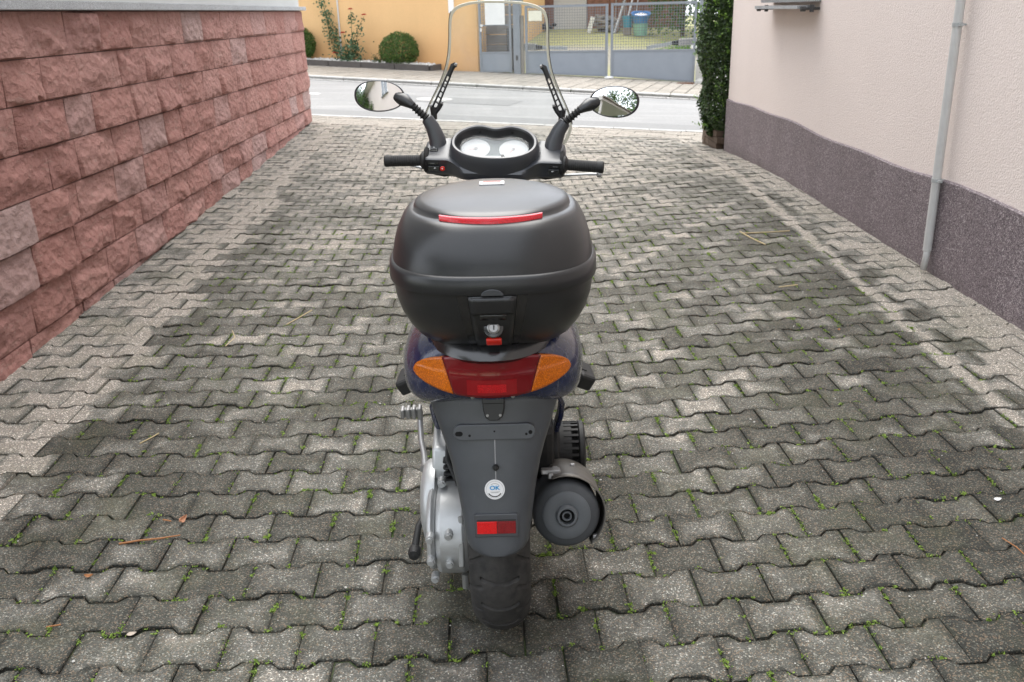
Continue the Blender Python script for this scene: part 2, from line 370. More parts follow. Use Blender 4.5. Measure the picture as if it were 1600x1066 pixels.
M['lens_bright'] = lensm('bright_lens_shine', (.40, .006, .010), (.32, .005, .008), .12, 420)  # brighter reds paint the reflector's shine coming through the lens
M['lens_mid'] = lensm('mid_lens_shine', (.29, .005, .009), (.19, .003, .006), .14)
M['lens_amber'] = lensm('amber_lens', (.60, .14, .003), (.36, .07, .002), .12, 330)
M['reflector'] = lensm('red_reflector', (.62, .003, .004), (.5, .002, .003), .2, 500, .2)
M['reflector_dark'] = lensm('deep_red_reflector', (.19, .003, .005), (.15, .002, .004), .2, 500, .2)
M['reflector_box'] = lensm('case_red_reflector', (.62, .02, .03), (.5, .01, .02), .18, 450)
M['button'] = lensm('red_button', (.75, .03, .015), (.65, .02, .01), .25)
M['alu'] = plain('cast_aluminium', (.50, .51, .51), .42, .55, var=.12, scale=14, bump=.15, bscale=300, bdist=.001)
M['alu_dark'] = plain('stained_aluminium', (.27, .27, .26), .55, .45, var=.3, scale=14)
M['steel'] = plain('bare_steel', (.34, .335, .33), .42, .7, var=.2, scale=20)
M['shield'] = plain('heat_shield_steel', (.17, .16, .145), .45, .7, var=.35, scale=16)
M['exhaust'] = plain('grey_black_exhaust', (.055, .06, .066), .62, var=.35, scale=18)
M['exhaust2'] = plain('dull_exhaust_cap', (.105, .115, .125), .6, var=.25, scale=20)
M['mirror'] = plain('mirror_glass', (.92, .93, .94), .02, 1, var=.01)
M['dial'] = plain('dial_white', (.56, .57, .58), .5, var=.02)
M['dial_base'] = plain('dial_panel', (.11, .135, .148), .5, var=.04)
M['print_grey'] = plain('grey_print', (.30, .30, .31), .5, var=.02)
M['print_red'] = plain('red_print', (.65, .12, .10), .5, var=.02)
M['print_blue'] = plain('blue_print', (.02, .30, .62), .5, var=.02)
M['print_black'] = plain('black_print', (.02, .02, .02), .5, var=.02)
M['sticker'] = plain('sticker_white', (.80, .80, .80), .35, var=.03)
M['hole'] = plain('dark_hole', (.004, .004, .004), .9)
M['seat'] = plain('black_vinyl', (.02, .02, .021), .5, bump=.2, bscale=300)
def glassm(name, tint, edge, r0=.035, r1=.6):
    a = NT(name); tb = a.n('BsdfTransparent'); tb.inputs[0].default_value = (*tint, 1)
    gl = a.n('BsdfGlossy'); gl.inputs['Roughness'].default_value = .03
    df = a.n('BsdfDiffuse'); df.inputs[0].default_value = (.8, .8, .8, 1)
    lw = a.n('LayerWeight'); lw.inputs[0].default_value = .5; fr = a.n('MapRange'); a.set(fr.inputs[0], a.math('POWER', lw.outputs['Facing'], 4)); fr.inputs[3].default_value = r0; fr.inputs[4].default_value = r1
    m1 = a.n('MixShader'); a.t.links.new(fr.outputs[0], m1.inputs[0]); a.t.links.new(tb.outputs[0], m1.inputs[1]); a.t.links.new(gl.outputs[0], m1.inputs[2])
    m2 = a.n('MixShader'); a.set(m2.inputs[0], a.ramp(a.noise(a.obj(), 9, 5, .6), [(.4, .015), (.75, edge)])); a.t.links.new(m1.outputs[0], m2.inputs[1]); a.t.links.new(df.outputs[0], m2.inputs[2])
    a.t.links.new(m2.outputs[0], a.out.inputs[0]); return a.m
M['screen'] = glassm('clear_acrylic', (.975, .985, .98), .10)
M['screen_edge_glow'] = plain('acrylic_edge_glow', (.72, .69, .56), .3)  # cream colour stands for light piped to the acrylic's edge
M['plexi'] = glassm('dial_cover', (.95, .96, .96), .015, .012, .10)


# ================================================================== GROUND
def sheet(name, mat, t0, t1, d0, d1, nt_, nd_, dz, fn=None):
    mb = MB()
    def f(u, v_):
        x, y = st(t0+(t1-t0)*u, d0+(d1-d0)*v_); return (x, y, (fn or gz)(x, y)+dz)
    mb.grid(f, nt_, nd_); return mb.build(name, mat, smooth=60)
# bed of the driveway (soil and moss in the joints)
mb = MB()
mb.grid(lambda u, v_: (-9+18*u, -9+23*v_, gz(-9+18*u, -9+23*v_)-.0105), 150, 180)
drive = tag(mb.build('driveway', M['joint'], smooth=60), kind='structure')

def paver_mesh(v, hx, hy, amp, gap, jit, rng):
    """one double-T concrete block: wide ends, narrow waist, chamfered top edges; 'wear' is 1 in the middle of the top"""
    L, P = hx, hy
    xs = [-.5, -.32, -.20, .20, .32, .5]; off = [amp, amp, -amp, -amp, amp, amp]
    top = [(x*L, P/2+o) for x, o in zip(xs, off)]; bot = [(x*L, -P/2-o) for x, o in zip(xs, off)]
    out = bot+top[::-1]
    g = gap/2
    def inset(pts, k): return [(x-math.copysign(min(k, abs(x)), x) if abs(abs(x)-L/2) < 1e-6 else x, y-math.copysign(k, y)) for x, y in pts]
    r0 = inset(out, g); r0 = [(x+rng.uniform(-jit, jit), y+rng.uniform(-jit, jit)) for x, y in r0]
    r1 = inset(out, g+.0026); r1 = [(x+(a-x)*.0+rng.uniform(-jit, jit)*.5, y) for (x, y), a in zip(r1, [q[0] for q in r0])]
    r2 = [(x*.72, y*.68) for x, y in r1]
    n = len(out); vs = []
    for r, z in ((r0, -.03), (r0, -.0028), (r1, 0), (r2, .0006)): vs += [(x, y, z) for x, y in r]
    fs = []
    for k in range(3): fs += [(k*n+i, k*n+(i+1) % n, (k+1)*n+(i+1) % n, (k+1)*n+i) for i in range(n)]
    fs.append(tuple(3*n+i for i in range(n)))
    wear = [0]*n+[0]*n+[.25]*n+[1]*n
    return vs, fs, wear
def wear_attr(m, wv):
    a = m.attributes.new('wear', 'FLOAT', 'POINT'); a.data.foreach_set('value', wv)
rng = random.Random(3)
PL, PP, AMP = .1955, .148, .0125
variants = []
for k in range(10):
    vs, fs, wv = paver_mesh(k, PL, PP, AMP, .003+.002*rng.random(), .0024, rng)
    mb = MB(); mb.add(vs, fs); m = mb.mesh('paver', M['paver'], 28); wear_attr(m, wv); variants.append((m, vs, fs, wv))
ca, sa = math.cos(.03), math.sin(.03)
f_px = 1425.; cp, sp_ = math.cos(PITCH), math.sin(PITCH)
def proj(x, y, z):
    d = y*cp-(z-CAMH)*sp_; yy = y*sp_+(z-CAMH)*cp
    if d < .05: return None
    X, Y = x/d, yy/d; c_, s_ = math.cos(ROLL), math.sin(ROLL)
    return 800+f_px*(X*c_-Y*s_), 533-f_px*(X*s_+Y*c_), d
cells = []
for r in range(-22, 84):
    for c in range(-26, 27):
        lx = -.184+(c+.5*(r % 2)+.5)*PL; ly = 2.06-PP/2+r*PP
        x, y = -.184+(lx+.184)*ca-(ly-1.98)*sa, 1.98+(lx+.184)*sa+(ly-1.98)*ca
        if x < xl(y)-.12 or x > xr(y)+.12 and x*SY+y*CY < 10.9 or x > 4.2 or x < -3.6: continue
        if x*SY+y*CY > 12.0: continue
        q = proj(x, y, gz(x, y)); inside = q and -40 < q[0] < 1640 and -20 < q[1] < 1110
        hid = inside and 640 < q[0] < 915 and 620 < q[1] < 870 and y > 2.6 or (inside and 640 < q[0] < 905 and 280 < q[1] < 620)
        cells.append((-(1/q[2]**2) if inside and not hid else 1, x, y))
cells.sort()
def place_basis(x, y, rz):
    e = .1; n = Vector((-(gz(x+e, y)-gz(x-e, y))/(2*e), -(gz(x, y+e)-gz(x, y-e))/(2*e), 1)).normalized()
    rot = n.to_track_quat('Z', 'Y').to_matrix().to_4x4()
    # keep heading: build from axes
    xax = Vector((math.cos(rz), math.sin(rz), 0)); xax = (xax-n*xax.dot(n)).normalized(); yax = n.cross(xax)
    return Matrix((xax, yax, n)).transposed().to_4x4()
far = MB(); fw = []
for i, (k, x, y) in enumerate(cells):
    m, vs, fs, wv = variants[rng.randrange(10)]
    T = Matrix.Translation((x+rng.gauss(0, .0012), y+rng.gauss(0, .0012), gz(x, y)+max(-.004, min(.004, rng.gauss(0, .0026))))) @ place_basis(x, y, .03+rng.gauss(0, .006)) \
        @ Euler((rng.gauss(0, .011), rng.gauss(0, .011), PI if rng.random() < .5 else 0)).to_matrix().to_4x4()
    if i < 300 and k < 0:
        o = bpy.data.objects.new('paver', m); COL.objects.link(o); o.parent = drive; o.matrix_local = T
    else:
        far.add([T @ Vector(q) for q in vs], fs); fw += wv
o = far.build('pavers', M['paver'], drive, 28); wear_attr(o.data, fw); tag(o, kind='stuff')

# footway strip in front of the street, flush kerb
walk = tag(sheet('near_pavement', M['joint'], -9.5, 6, 11.98, 13.02, 40, 6, -.012), kind='structure')
def slab_rows(parent, t0, t1, d0, d1, L, W, gap, mat, name='paving_slab', stag=True, h=.02, keep=lambda x, y: True, dz=0):
    mb = MB(); hx, hy = L/2-gap/2, W/2-gap/2; c = min(.004, gap)
    mb.loft([[(sx*hx, sy*hy, -h) for sx, sy in ((-1,-1),(1,-1),(1,1),(-1,1))], [(sx*hx, sy*hy, -c) for sx, sy in ((-1,-1),(1,-1),(1,1),(-1,1))],
             [(sx*(hx-c), sy*(hy-c), 0) for sx, sy in ((-1,-1),(1,-1),(1,1),(-1,1))]], cap0=False)
    m = mb.mesh(name, mat, 20); wear_attr(m, [.6]*len(m.vertices)); nr = 0
    for r in range(int(round((d1-d0)/W))):
        for c_ in range(int((t1-t0)/L)+1):
            t = t0+(c_+(.5 if stag and r % 2 else 0))*L; d = d0+(r+.5)*W; x, y = st(t, d)
            if not keep(x, y): continue
            o = bpy.data.objects.new(name, m); COL.objects.link(o); o.parent = parent
            o.matrix_local = Matrix.Translation((x, y, gz(x, y)+dz+rng.gauss(0, .0015))) @ place_basis(x, y, STREET_ROT) @ Euler((rng.gauss(0, .004), rng.gauss(0, .004), 0)).to_matrix().to_4x4(); nr += 1
    return nr
slab_rows(walk, -7.6, .2, 12.02, 12.88, .40, .215, .008, M['slab'], keep=lambda x, y: -3.4 < x < 3.2)
slab_rows(walk, -8.4, .8, 12.88, 13.03, .5, .14, .012, M['kerb'], 'kerb_stone', False, keep=lambda x, y: -3.6 < x < 3.6, dz=.006)
# street
street = tag(sheet('street', M['asphalt'], -26, 16, 13.0, 18.75, 60, 12, -.008), kind='structure')
mb = MB(); mb.grid(lambda u, v_: (lambda x, y: (x, y, gz(x, y)-.004))(*st(-26+42*u, 13.02+.75*v_)), 60, 2); mb.build('asphalt_strip', M['patch'], street)
mb = MB()
pts = [st(-5.93+.33*math.cos(a_), 16.0+.33*math.sin(a_)) for a_ in [2*PI*k/28 for k in range(28)]]
mb.add([(x, y, gz(x, y)-.0005) for x, y in pts], [tuple(range(28))]); mh = mb.build('manhole_cover', M['kerb'], street)
mb = MB(); mb.grid(lambda u, v_: (lambda x, y: (x, y, gz(x, y)-.004))(*st(-6.7+2.3*u, 15.5+1.0*v_)), 6, 4); mb.build('asphalt_patch', M['patch'], street)
mb = MB(); mb.grid(lambda u, v_: (lambda x, y: (x, y, gz(x, y)-.003))(*st(-9.6+1.4*u, 15.9+.14*v_)), 6, 1); mb.build('road_marking', M['mark'], street)
# far footway
fwalk = tag(sheet('far_pavement', M['joint'], -26, 16, 18.7, 23.2, 60, 8, .045), kind='structure')
slab_rows(fwalk, -13, -.2, 18.9, 22.75, .30, .64, .02, M['slab'], stag=False, dz=.06)
kb = MB(); kb.loft([[(-.49, -.08, -.1), (.49, -.08, -.1), (.49, .08, -.1), (-.49, .08, -.1)], [(-.49, -.08, .06), (.49, -.08, .06), (.49, .08, .06), (-.49, .08, .06)], [(-.48, -.06, .075), (.48, -.06, .075), (.48, .07, .075), (-.48, .07, .075)]])
km = kb.mesh('kerb_stone', M['kerb'], 30)
gb = MB(); gb.box((0, 0, -.01), (.44, .13, .03)); gm = gb.mesh('gutter_stone', M['kerb'], 0)
for k in range(16):
    x, y = st(-14+k+.5, 18.8); o = bpy.data.objects.new('kerb_stone', km); COL.objects.link(o); o.parent = fwalk
    o.matrix_local = Matrix.Translation((x, y, gz(x, y))) @ place_basis(x, y, STREET_ROT)
for k in range(30):
    x, y = st(-14+k*.46+.2, 18.62); o = bpy.data.objects.new('gutter_stone', gm); COL.objects.link(o); o.parent = street
    o.matrix_local = Matrix.Translation((x, y, gz(x, y)+.006)) @ place_basis(x, y, STREET_ROT)
# yard behind the gate and the wide ground beyond
def yz(x, y):
    d = x*SY+y*CY; s_ = ss((d-22.6)/8.5); return gz(x, y)*(1-s_)+(.90)*s_
yard = tag(sheet('yard', M['yard'], -40, 40, 22.9, 60, 60, 60, .02, yz), kind='structure')
mb = MB(); mb.grid(lambda u, v_: (-200+400*u, -200+400*v_, -1.2), 8, 8); tag(mb.build('ground', M['yard']), kind='structure')

# ================================================================== LEFT HOUSE (sandstone base)
lh = empty('house', (xl(5), 5, 0), label='white rendered house on a rough red sandstone base with a grey ledge', cat='house')
B = Vector((xl(5), 5, 0))
def lwall(y, z, off=0):      # point on the stone face; off = out of the wall (towards +x)
    n = Vector((1, .0545, 0)).normalized(); return Vector((xl(y), y, z))+n*off-B
NEARZ = [1.60, 1.385, 1.18, .968, .755, .545, .338, .135, -.07]; FARZ = [1.592, 1.325, 1.06, .795, .53, .285, .085, -.13, -.35]
def cz(i, y): s_ = (y-3.9)/(13.5-3.9); return NEARZ[i]+(FARZ[i]-NEARZ[i])*s_
mb = MB(); mb.loft([[lwall(y, -.4, -.01), lwall(y, 1.6, -.01), lwall(y, 1.6, -.6), lwall(y, -.4, -.6)] for y in (2.0, 13.46)]); mb.build('core', M['mortar'], lh, 0)
srng = random.Random(11)
def stone(i, y0, y1):
    ym = (y0+y1)/2; dist = math.hypot(ym, 1); res = max(6, min(32, int(190/dist)))
    nu = max(5, int(res*1.3)) if ym > 1.5 else 5; nv = max(4, int(res*.75)) if ym > 1.5 else 4
    seed = srng.uniform(0, 100); deep = srng.uniform(.035, .07); flat = srng.random() < .3
    pl = [(srng.uniform(.014, .045), srng.uniform(-.05, .05), srng.uniform(-.045, .045)) for _ in range(5)]
    g = .0035; chips = [(srng.uniform(-.9, .9), srng.uniform(.1, .35), srng.uniform(.15, .5)) for _ in range(3)]
    mb = MB()
    jl, jr = srng.uniform(-.012, .012), srng.uniform(-.012, .012)
    def f(u, v_):
        U, V = 2*u-1, 2*v_-1
        yy = y0+g+(y1-y0-2*g)*u+(jl*(1-u)+jr*u)*V; zb, zt = cz(i+1, yy)+g, cz(i, yy)-g; zz = zb+(zt-zb)*v_
        e = (1-abs(U)**5)*(1-(max(0, V)**7))*(1-(max(0, -V)**11)); e = max(0, e)**.33
        h = min(a_+b_*U+c_*V for a_, b_, c_ in pl)
        if flat: h = .014+.25*h
        h += .011*(noise.noise((yy*5+seed, zz*9, seed)))+.007*noise.noise((yy*15, zz*20, seed))+.003*noise.noise((yy*34, zz*40, seed))
        h += .016*(-V)                                               # lower part of each block stands proud
        if not flat:
            for cx, hh, wd in chips:                                  # broken hollows along the lower edge
                q = ((U-cx)/wd)**2+((V+1)/hh)**2+.5*noise.noise((yy*14, zz*14, seed+5))
                if q < 1: h -= .036*(1-q)
        h = max(.002, h)*e
        return lwall(yy, zz, h)
    mb.grid(f, nu, nv)
    n0 = len(mb.v); a_, b_ = 0, 0                                     # side skirts
    ring = [i_*(nv+1) for i_ in range(nu+1)]+[nu*(nv+1)+j for j in range(1, nv+1)]+[i_*(nv+1)+nv for i_ in range(nu-1, -1, -1)]+[j for j in range(nv-1, 0, -1)]
    back = [tuple(Vector(mb.v[q])-Vector((.04, 0, 0))) for q in ring]
    b0 = len(mb.v); mb.v += back
    nr = len(ring)
    for q in range(nr): mb.f.append((ring[q], b0+q, b0+(q+1) % nr, ring[(q+1) % nr])); mb.mi.append(0)
    mb.build('stone', M['stone'], lh, 32)
JOINTS = {0: [4.652, 5.175, 5.623, 6.224, 6.839, 7.436, 8.028, 8.682, 9.309, 9.979, 10.753, 11.417, 12.037, 12.874],
 1: [4.775, 5.282, 5.891, 6.442, 7.039, 7.675, 8.292, 8.983, 9.623, 10.358, 11.0, 11.695, 12.498],
 2: [4.409, 4.98, 5.397, 6.038, 6.612, 7.202, 7.822, 8.4, 9.053, 9.714, 10.375, 11.131, 11.87, 12.564, 13.1],
 3: [4.64, 5.058, 5.6, 6.085, 6.634, 7.05, 7.5, 8.05, 8.617, 9.307, 9.9, 10.519, 11.1, 11.7, 12.4, 13.0],
 4: [4.403, 4.928, 5.497, 6.096, 6.614, 7.123, 7.773, 8.48, 9.079, 9.766, 10.456, 11.249, 11.8, 12.3, 12.9],
 5: [4.308, 4.832, 5.369, 5.913, 6.448, 6.987, 7.621, 8.175, 8.814, 9.418, 10.1, 10.7, 11.4, 12.1, 12.8],
 6: [4.163, 4.67, 5.196, 5.714, 6.302, 6.778, 7.385, 8.0, 8.7, 9.3, 10.0, 10.8, 11.6, 12.4], 7: [3.6, 4.1, 4.75, 5.25, 5.8, 6.5, 7.2]}
for i in range(8):
    js = [q+srng.uniform(-.03, .03) for q in JOINTS[i]]; lead = []; q = js[0]
    while q > 2.5: q -= srng.uniform(.42, .66); lead.append(q)
    js = lead[::-1]+js+([13.5] if i < 7 else [8])
    for a_, b_ in zip(js, js[1:]):
        if max(cz(i, a_), cz(i, b_)) < .03: continue
        stone(i, a_, b_)
mb = MB(); mb.loft([[lwall(y, 1.602, .055), lwall(y, 1.65, .055), lwall(y, 1.652, -.30), lwall(y, 1.602, -.30)] for y in (2.0, 13.56)])
mb.build('ledge', M['granite'], lh, 0, bevel=.004)
mb = MB(); mb.loft([[lwall(y, 1.64, -.02), lwall(y, 4.6, -.02), lwall(y, 4.6, -4), lwall(y, 1.64, -4)] for y in (2.0, 13.42)]); mb.build('wall', M['white_plaster'], lh, 0)
mb = MB(); mb.loft([[lwall(y, 4.6, .50), lwall(y, 4.64, .50), lwall(y, 4.64, -4.4), lwall(y, 4.6, -4.4)] for y in (1.7, 13.8)]); mb.build('soffit', M['soffit'], lh, 0)
mb = MB(); mb.loft([[lwall(y, 4.642, .47), lwall(y, 4.72, .47), lwall(y, 6.2, -2.2), lwall(y, 4.642, -4.4)] for y in (1.75, 13.7)]); mb.build('roof', M['roof'], lh, 0)
mb = MB(); mb.tube([lwall(1.75, 4.68, .56), lwall(13.7, 4.68, .56)], .06, 12); mb.build('gutter', M['zinc'], lh)

# ================================================================== RIGHT HOUSE (pink)
PB = Vector((2.4, 5, 0))
rh = empty('house', PB, label='pink roughcast house with a dark purple plinth and a thin downpipe', cat='house')
def rw(y, z, off=0): return Vector((xr(y)-off, y, z))-PB      # off = out of the wall (towards -x)
YC = 10.32
mb = MB(); mb.loft([[rw(y, .55, 0), rw(y, 5.9, 0), rw(y, 5.9, -7), rw(y, .55, -7)] for y in (-13, YC)]); mb.build('wall', M['pink'], rh, 0)
mb = MB()
def plf(y):
    wav = .012*math.sin(y*1.7)+.008*math.sin(y*4.1+1)
    zt = .605-.004*(y-5)+wav
    return [rw(y, -.6, .018), rw(y, zt-.008, .018), rw(y, zt, .006), rw(y, zt, -.02), rw(y, -.6, -.02)]
mb.loft([plf(-13+(YC+.012+13)*k/80) for k in range(81)]); mb.build('plinth', M['mosaic'], rh, 30)
mb = MB(); mb.loft([[rw(YC+.002, -.6, -.02), rw(YC+.014, -.6, -.02), rw(YC+.014, .58, -.02), rw(YC+.002, .58, -.02)], [rw(YC+.002, -.6, -7), rw(YC+.014, -.6, -7), rw(YC+.014, .58, -7), rw(YC+.002, .58, -7)]]); mb.build('plinth', M['mosaic'], rh, 0)
mb = MB(); mb.loft([[rw(y, 5.9, .50), rw(y, 5.95, .50), rw(y, 5.95, -7.5), rw(y, 5.9, -7.5)] for y in (-13.4, YC+.4)]); mb.build('soffit', M['soffit'], rh, 0)
mb = MB(); mb.loft([[rw(y, 5.952, .48), rw(y, 6.05, .48), rw(y, 8.8, -3.5), rw(y, 5.952, -7.5)] for y in (-13.4, YC+.4)]); mb.build('roof', M['roof'], rh, 0)
mb = MB(); mb.tube([rw(-13.4, 5.98, .56), rw(YC+.4, 5.98, .56)], .065, 12); mb.build('gutter', M['zinc'], rh)
def window(y0, y1, z0, z1, ledge=.0):
    fr = MB(); r = .0
    for (a_, b_, c_, d_) in ((y0, y0+.07, z0, z1), (y1-.07, y1, z0, z1), (y0+.07, y1-.07, z0, z0+.07), (y0+.07, y1-.07, z1-.07, z1), ((y0+y1)/2-.035, (y0+y1)/2+.035, z0+.07, z1-.07)):
        fr.add([rw(a_, c_, .03), rw(b_, c_, .03), rw(b_, d_, .03), rw(a_, d_, .03), rw(a_, c_, -.02), rw(b_, c_, -.02), rw(b_, d_, -.02), rw(a_, d_, -.02)],
               [(0,1,2,3),(4,7,6,5),(0,4,5,1),(1,5,6,2),(2,6,7,3),(3,7,4,0)])
    wn = fr.build('window', M['white'], rh, 0)
    p_ = MB(); p_.add([rw(y0+.06, z0+.06, .012), rw(y1-.06, z0+.06, .012), rw(y1-.06, z1-.06, .012), rw(y0+.06, z1-.06, .012)], [(0,1,2,3)]); p_.build('pane', M['glass_dark'], wn, 0)
    s_ = MB(); s_.loft([[rw(y, z0-.05, .11), rw(y, z0-.012, .12), rw(y, z0-.001, -.02), rw(y, z0-.05, -.02)] for y in (y0-.08, y1+.08)]); s_.build('sill', M['granite'], wn, 0)
    return wn
window(-5.0, -3.7, 3.75, 5.1)
wn = window(7.46, 8.66, 1.60, 2.9)
# flower-box rail: two iron brackets on the low window's sill
fb = MB(); fb.loft([[rw(y, 1.50, .17), rw(y, 1.525, .17), rw(y, 1.525, .03), rw(y, 1.50, .03)] for y in (7.42, 8.72)]); fb.build('sill_shelf', M['granite'], wn, 0)
for yy in (7.40, 8.74):
    bb = MB(); bb.tube([rw(yy, 1.50, .0), rw(yy, 1.50, .08), rw(yy, 1.50, .13)], .010, 8); bb.tube([rw(yy, 1.475, .06), rw(yy, 1.53, .06)], .017, 8); bb.tube([rw(yy, 1.50, .11), rw(yy, 1.50, .145)], .02, 8)
    bb.build('bracket', M['zinc_dark'], wn)
# downpipe
pm = MB(); pm.tube([rw(4.97, 6.0, .045), rw(4.97, .30, .045), rw(4.97, .22, .045)], .0235, 16); pipe = pm.build('downpipe', M['pvc'], rh)
pm = MB(); pm.tube([rw(4.97, .23, .045), rw(4.965, .20, .046), rw(4.96, .112, .058)], [.019, .018, .018], 16, caps=False); pm.build('pipe_shoe', M['pvc'], pipe, solid=.003)
for z_ in (1.42, .615, 2.6):
    pm = MB(); pm.tube([rw(4.97, z_-.010, .045), rw(4.97, z_+.010, .045)], .027, 16); pm.tube([rw(4.97, z_, .03), rw(4.97, z_, -.0)], .006, 6); pm.box(rw(4.93, z_, .045), (.02, .02, .012)); pm.build('pipe_clamp', M['zinc'], pipe)

# hedge column on a low brick bed at the house corner
def leaves(mb, fn, n, size, rng_, flat=.0, up=None, asp=.55):
    for _ in range(n):
        c, nrm = fn(); c = Vector(c)
        d = Vector((rng_.gauss(0, 1), rng_.gauss(0, 1), rng_.gauss(0, 1)))
        d = (d.normalized()*.8+Vector(nrm)*.9).normalized() if nrm is not None else d.normalized()
        s_ = size*rng_.uniform(.6, 1.3)
        a_ = d.cross(Vector((rng_.gauss(0, 1), rng_.gauss(0, 1), rng_.gauss(0, 1)))).normalized(); b_ = d.cross(a_)
        if up is not None: b_ = (b_+Vector(up)).normalized(); a_ = b_.cross(d).normalized()
        mb.add([c-b_*s_, c+a_*s_*asp+d*s_*.12, c+b_*s_, c-a_*s_*asp+d*s_*.12], [(0,1,2,3)])
frng = random.Random(5)
hb = (2.60, 10.78); hz = gz(*hb)
hd = empty('hedge_shrub', (hb[0], hb[1], hz), label='tall clipped dark green hedge column at the corner of the pink house', cat='hedge')
def hfn():
    z_ = frng.uniform(.14, 2.3); th = frng.uniform(0, 2*PI)
    r = (.36+.05*math.sin(3*th+z_*3)+.05*noise.noise((math.cos(th)*1.5, math.sin(th)*1.5, z_*2.2)))
    if z_ < .5: r *= .62+.38*ss((z_-.1)/.4)
    if z_ > 1.3: r *= 1-.12*ss((z_-1.3)/.3)
    r += .06*noise.noise((math.cos(th)*4, math.sin(th)*4, z_*6))
    q = r*(1-abs(frng.gauss(0, .11)))
    return (math.cos(th)*q*1.15+.02, math.sin(th)*q, z_), (math.cos(th), math.sin(th), .3)
mb = MB(); leaves(mb, hfn, 30000, .023, frng); mb.build('foliage', M['hedge_leaf'], hd, 0, fix=False)
mb = MB()
for k in range(60):
    th = frng.uniform(2, 4.6); z0 = frng.uniform(.2, 1.6); r = .33
    p0 = Vector((math.cos(th)*r, math.sin(th)*r, z0)); tip = p0+Vector((math.cos(th)*frng.uniform(.04, .16), math.sin(th)*.08, frng.uniform(.02, .1)))
    if k < 14: p0 = Vector((-.2+.1*frng.random(), -.15, 1.5)); tip = p0+Vector((frng.uniform(-.28, -.05), frng.uniform(-.1, .1), frng.uniform(-.05, .28)))
    for j in range(7):
        c = p0.lerp(tip, j/6)
        leaves(mb, lambda c=c: (c+Vector((frng.gauss(0, .01), frng.gauss(0, .01), frng.gauss(0, .01))), None), 2, .016, frng)
mb.build('sprigs', M['weed'], hd, 0, fix=False)
mb = MB()
for k in range(5):
    th = k*1.3; mb.tube([(.05*math.cos(th), .05*math.sin(th), .0), (.10*math.cos(th), .10*math.sin(th), .6), (.16*math.cos(th+.3), .16*math.sin(th+.3), 1.4), (.1*math.cos(th), .1*math.sin(th), 2.1)], [.02, .016, .012, .006], 6)
mb.build('stem', M['bark'], hd)
bed = empty('brick_bed', (2.66, 10.66, hz), label='low brown brick edging under the hedge column', cat='brick edging')
bmesh_ = MB(); bmesh_.box((0, 0, 0), (.19, .09, .062)); bm_ = bmesh_.mesh('brick', M['brick'], 0)
for r in range(4):
    for c in range(4):
        for side in (0, 1):
            o = bpy.data.objects.new('brick', bm_); COL.objects.link(o); o.parent = bed
            if side == 0: o.location = (-.13+c*.2+(r % 2)*.05, -.17, -.02+r*.068)
            else: o.location = (-.23, -.08+c*.2+(r % 2)*.05, -.02+r*.068); o.rotation_euler = (0, 0, PI/2)
            o.rotation_euler.z += frng.gauss(0, .02)
mb = MB(); mb.box((.1, .15, .08), (.6, .56, .26)); mb.build('soil', M['soil'], bed, 0)

# ================================================================== ACROSS THE STREET
def P3(t, d, z): x, y = st(t, d); return Vector((x, y, z))
def sbox(mb, t0, t1, d0, d1, z0, z1, z0b=None, z1b=None):
    """box in the street frame; z0b/z1b = heights at the t1 end"""
    z0b = z0 if z0b is None else z0b; z1b = z1 if z1b is None else z1b
    v = [P3(t0, d0, z0), P3(t1, d0, z0b), P3(t1, d1, z0b), P3(t0, d1, z0), P3(t0, d0, z1), P3(t1, d0, z1b), P3(t1, d1, z1b), P3(t0, d1, z1)]
    mb.add(v, [(0,3,2,1),(4,5,6,7),(0,1,5,4),(1,2,6,5),(2,3,7,6),(3,0,4,7)])
def at_root(mb, o): mb.v = [tuple(Vector(q)-o.location) for q in mb.v]; return mb
def gzt(t, d): return gz(*st(t, d))
# orange house
oh = empty('house', P3(-10, 22.9, 0), label='orange rendered house wall behind the rose and the round bushes', cat='house')
mb = MB(); sbox(mb, -30, -7.24, 22.82, 30, -.6, 6); at_root(mb, oh).build('wall', M['orange'], oh, 0)
mb = MB(); mb.tube([P3(-10.96, 22.80, .55), P3(-10.96, 22.80, 6)], .02, 8); at_root(mb, oh).build('cable_duct', M['pvc'], oh)
mb = MB(); sbox(mb, -7.96, -7.82, 22.795, 22.83, 1.50, 2.3); at_root(mb, oh).build('plaque', M['white'], oh, 0)
# planting bed
pb = empty('planting_bed', P3(-10, 22.4, gzt(-10, 22.4)), label='narrow dark-edged planting bed with white pebbles along the orange wall', cat='planting bed')
for k in range(9):
    t0 = -16.4+k*.9; z = gzt(t0+.45, 22.1)
    m_ = MB(); sbox(m_, t0+.006, t0+.894, 22.06, 22.14, gzt(t0, 22.1)-.05, gzt(t0, 22.1)+.20, gzt(t0+.9, 22.1)-.05, gzt(t0+.9, 22.1)+.20)
    at_root(m_, pb).build('edging_stone', M['planter'], pb, 0, bevel=.01)
m_ = MB(); sbox(m_, -8.30+.006, -8.22, 22.14, 22.82, gzt(-8.3, 22.1)-.05, gzt(-8.3, 22.1)+.19); at_root(m_, pb).build('edging_stone', M['planter'], pb, 0, bevel=.01)
m_ = MB(); sbox(m_, -16.4, -8.31, 22.14, 22.82, gzt(-16.4, 22.4)-.1, gzt(-16.4, 22.4)+.16, gzt(-8.3, 22.4)-.1, gzt(-8.3, 22.4)+.16); at_root(m_, pb).build('soil', M['soil'], pb, 0)
m_ = MB()
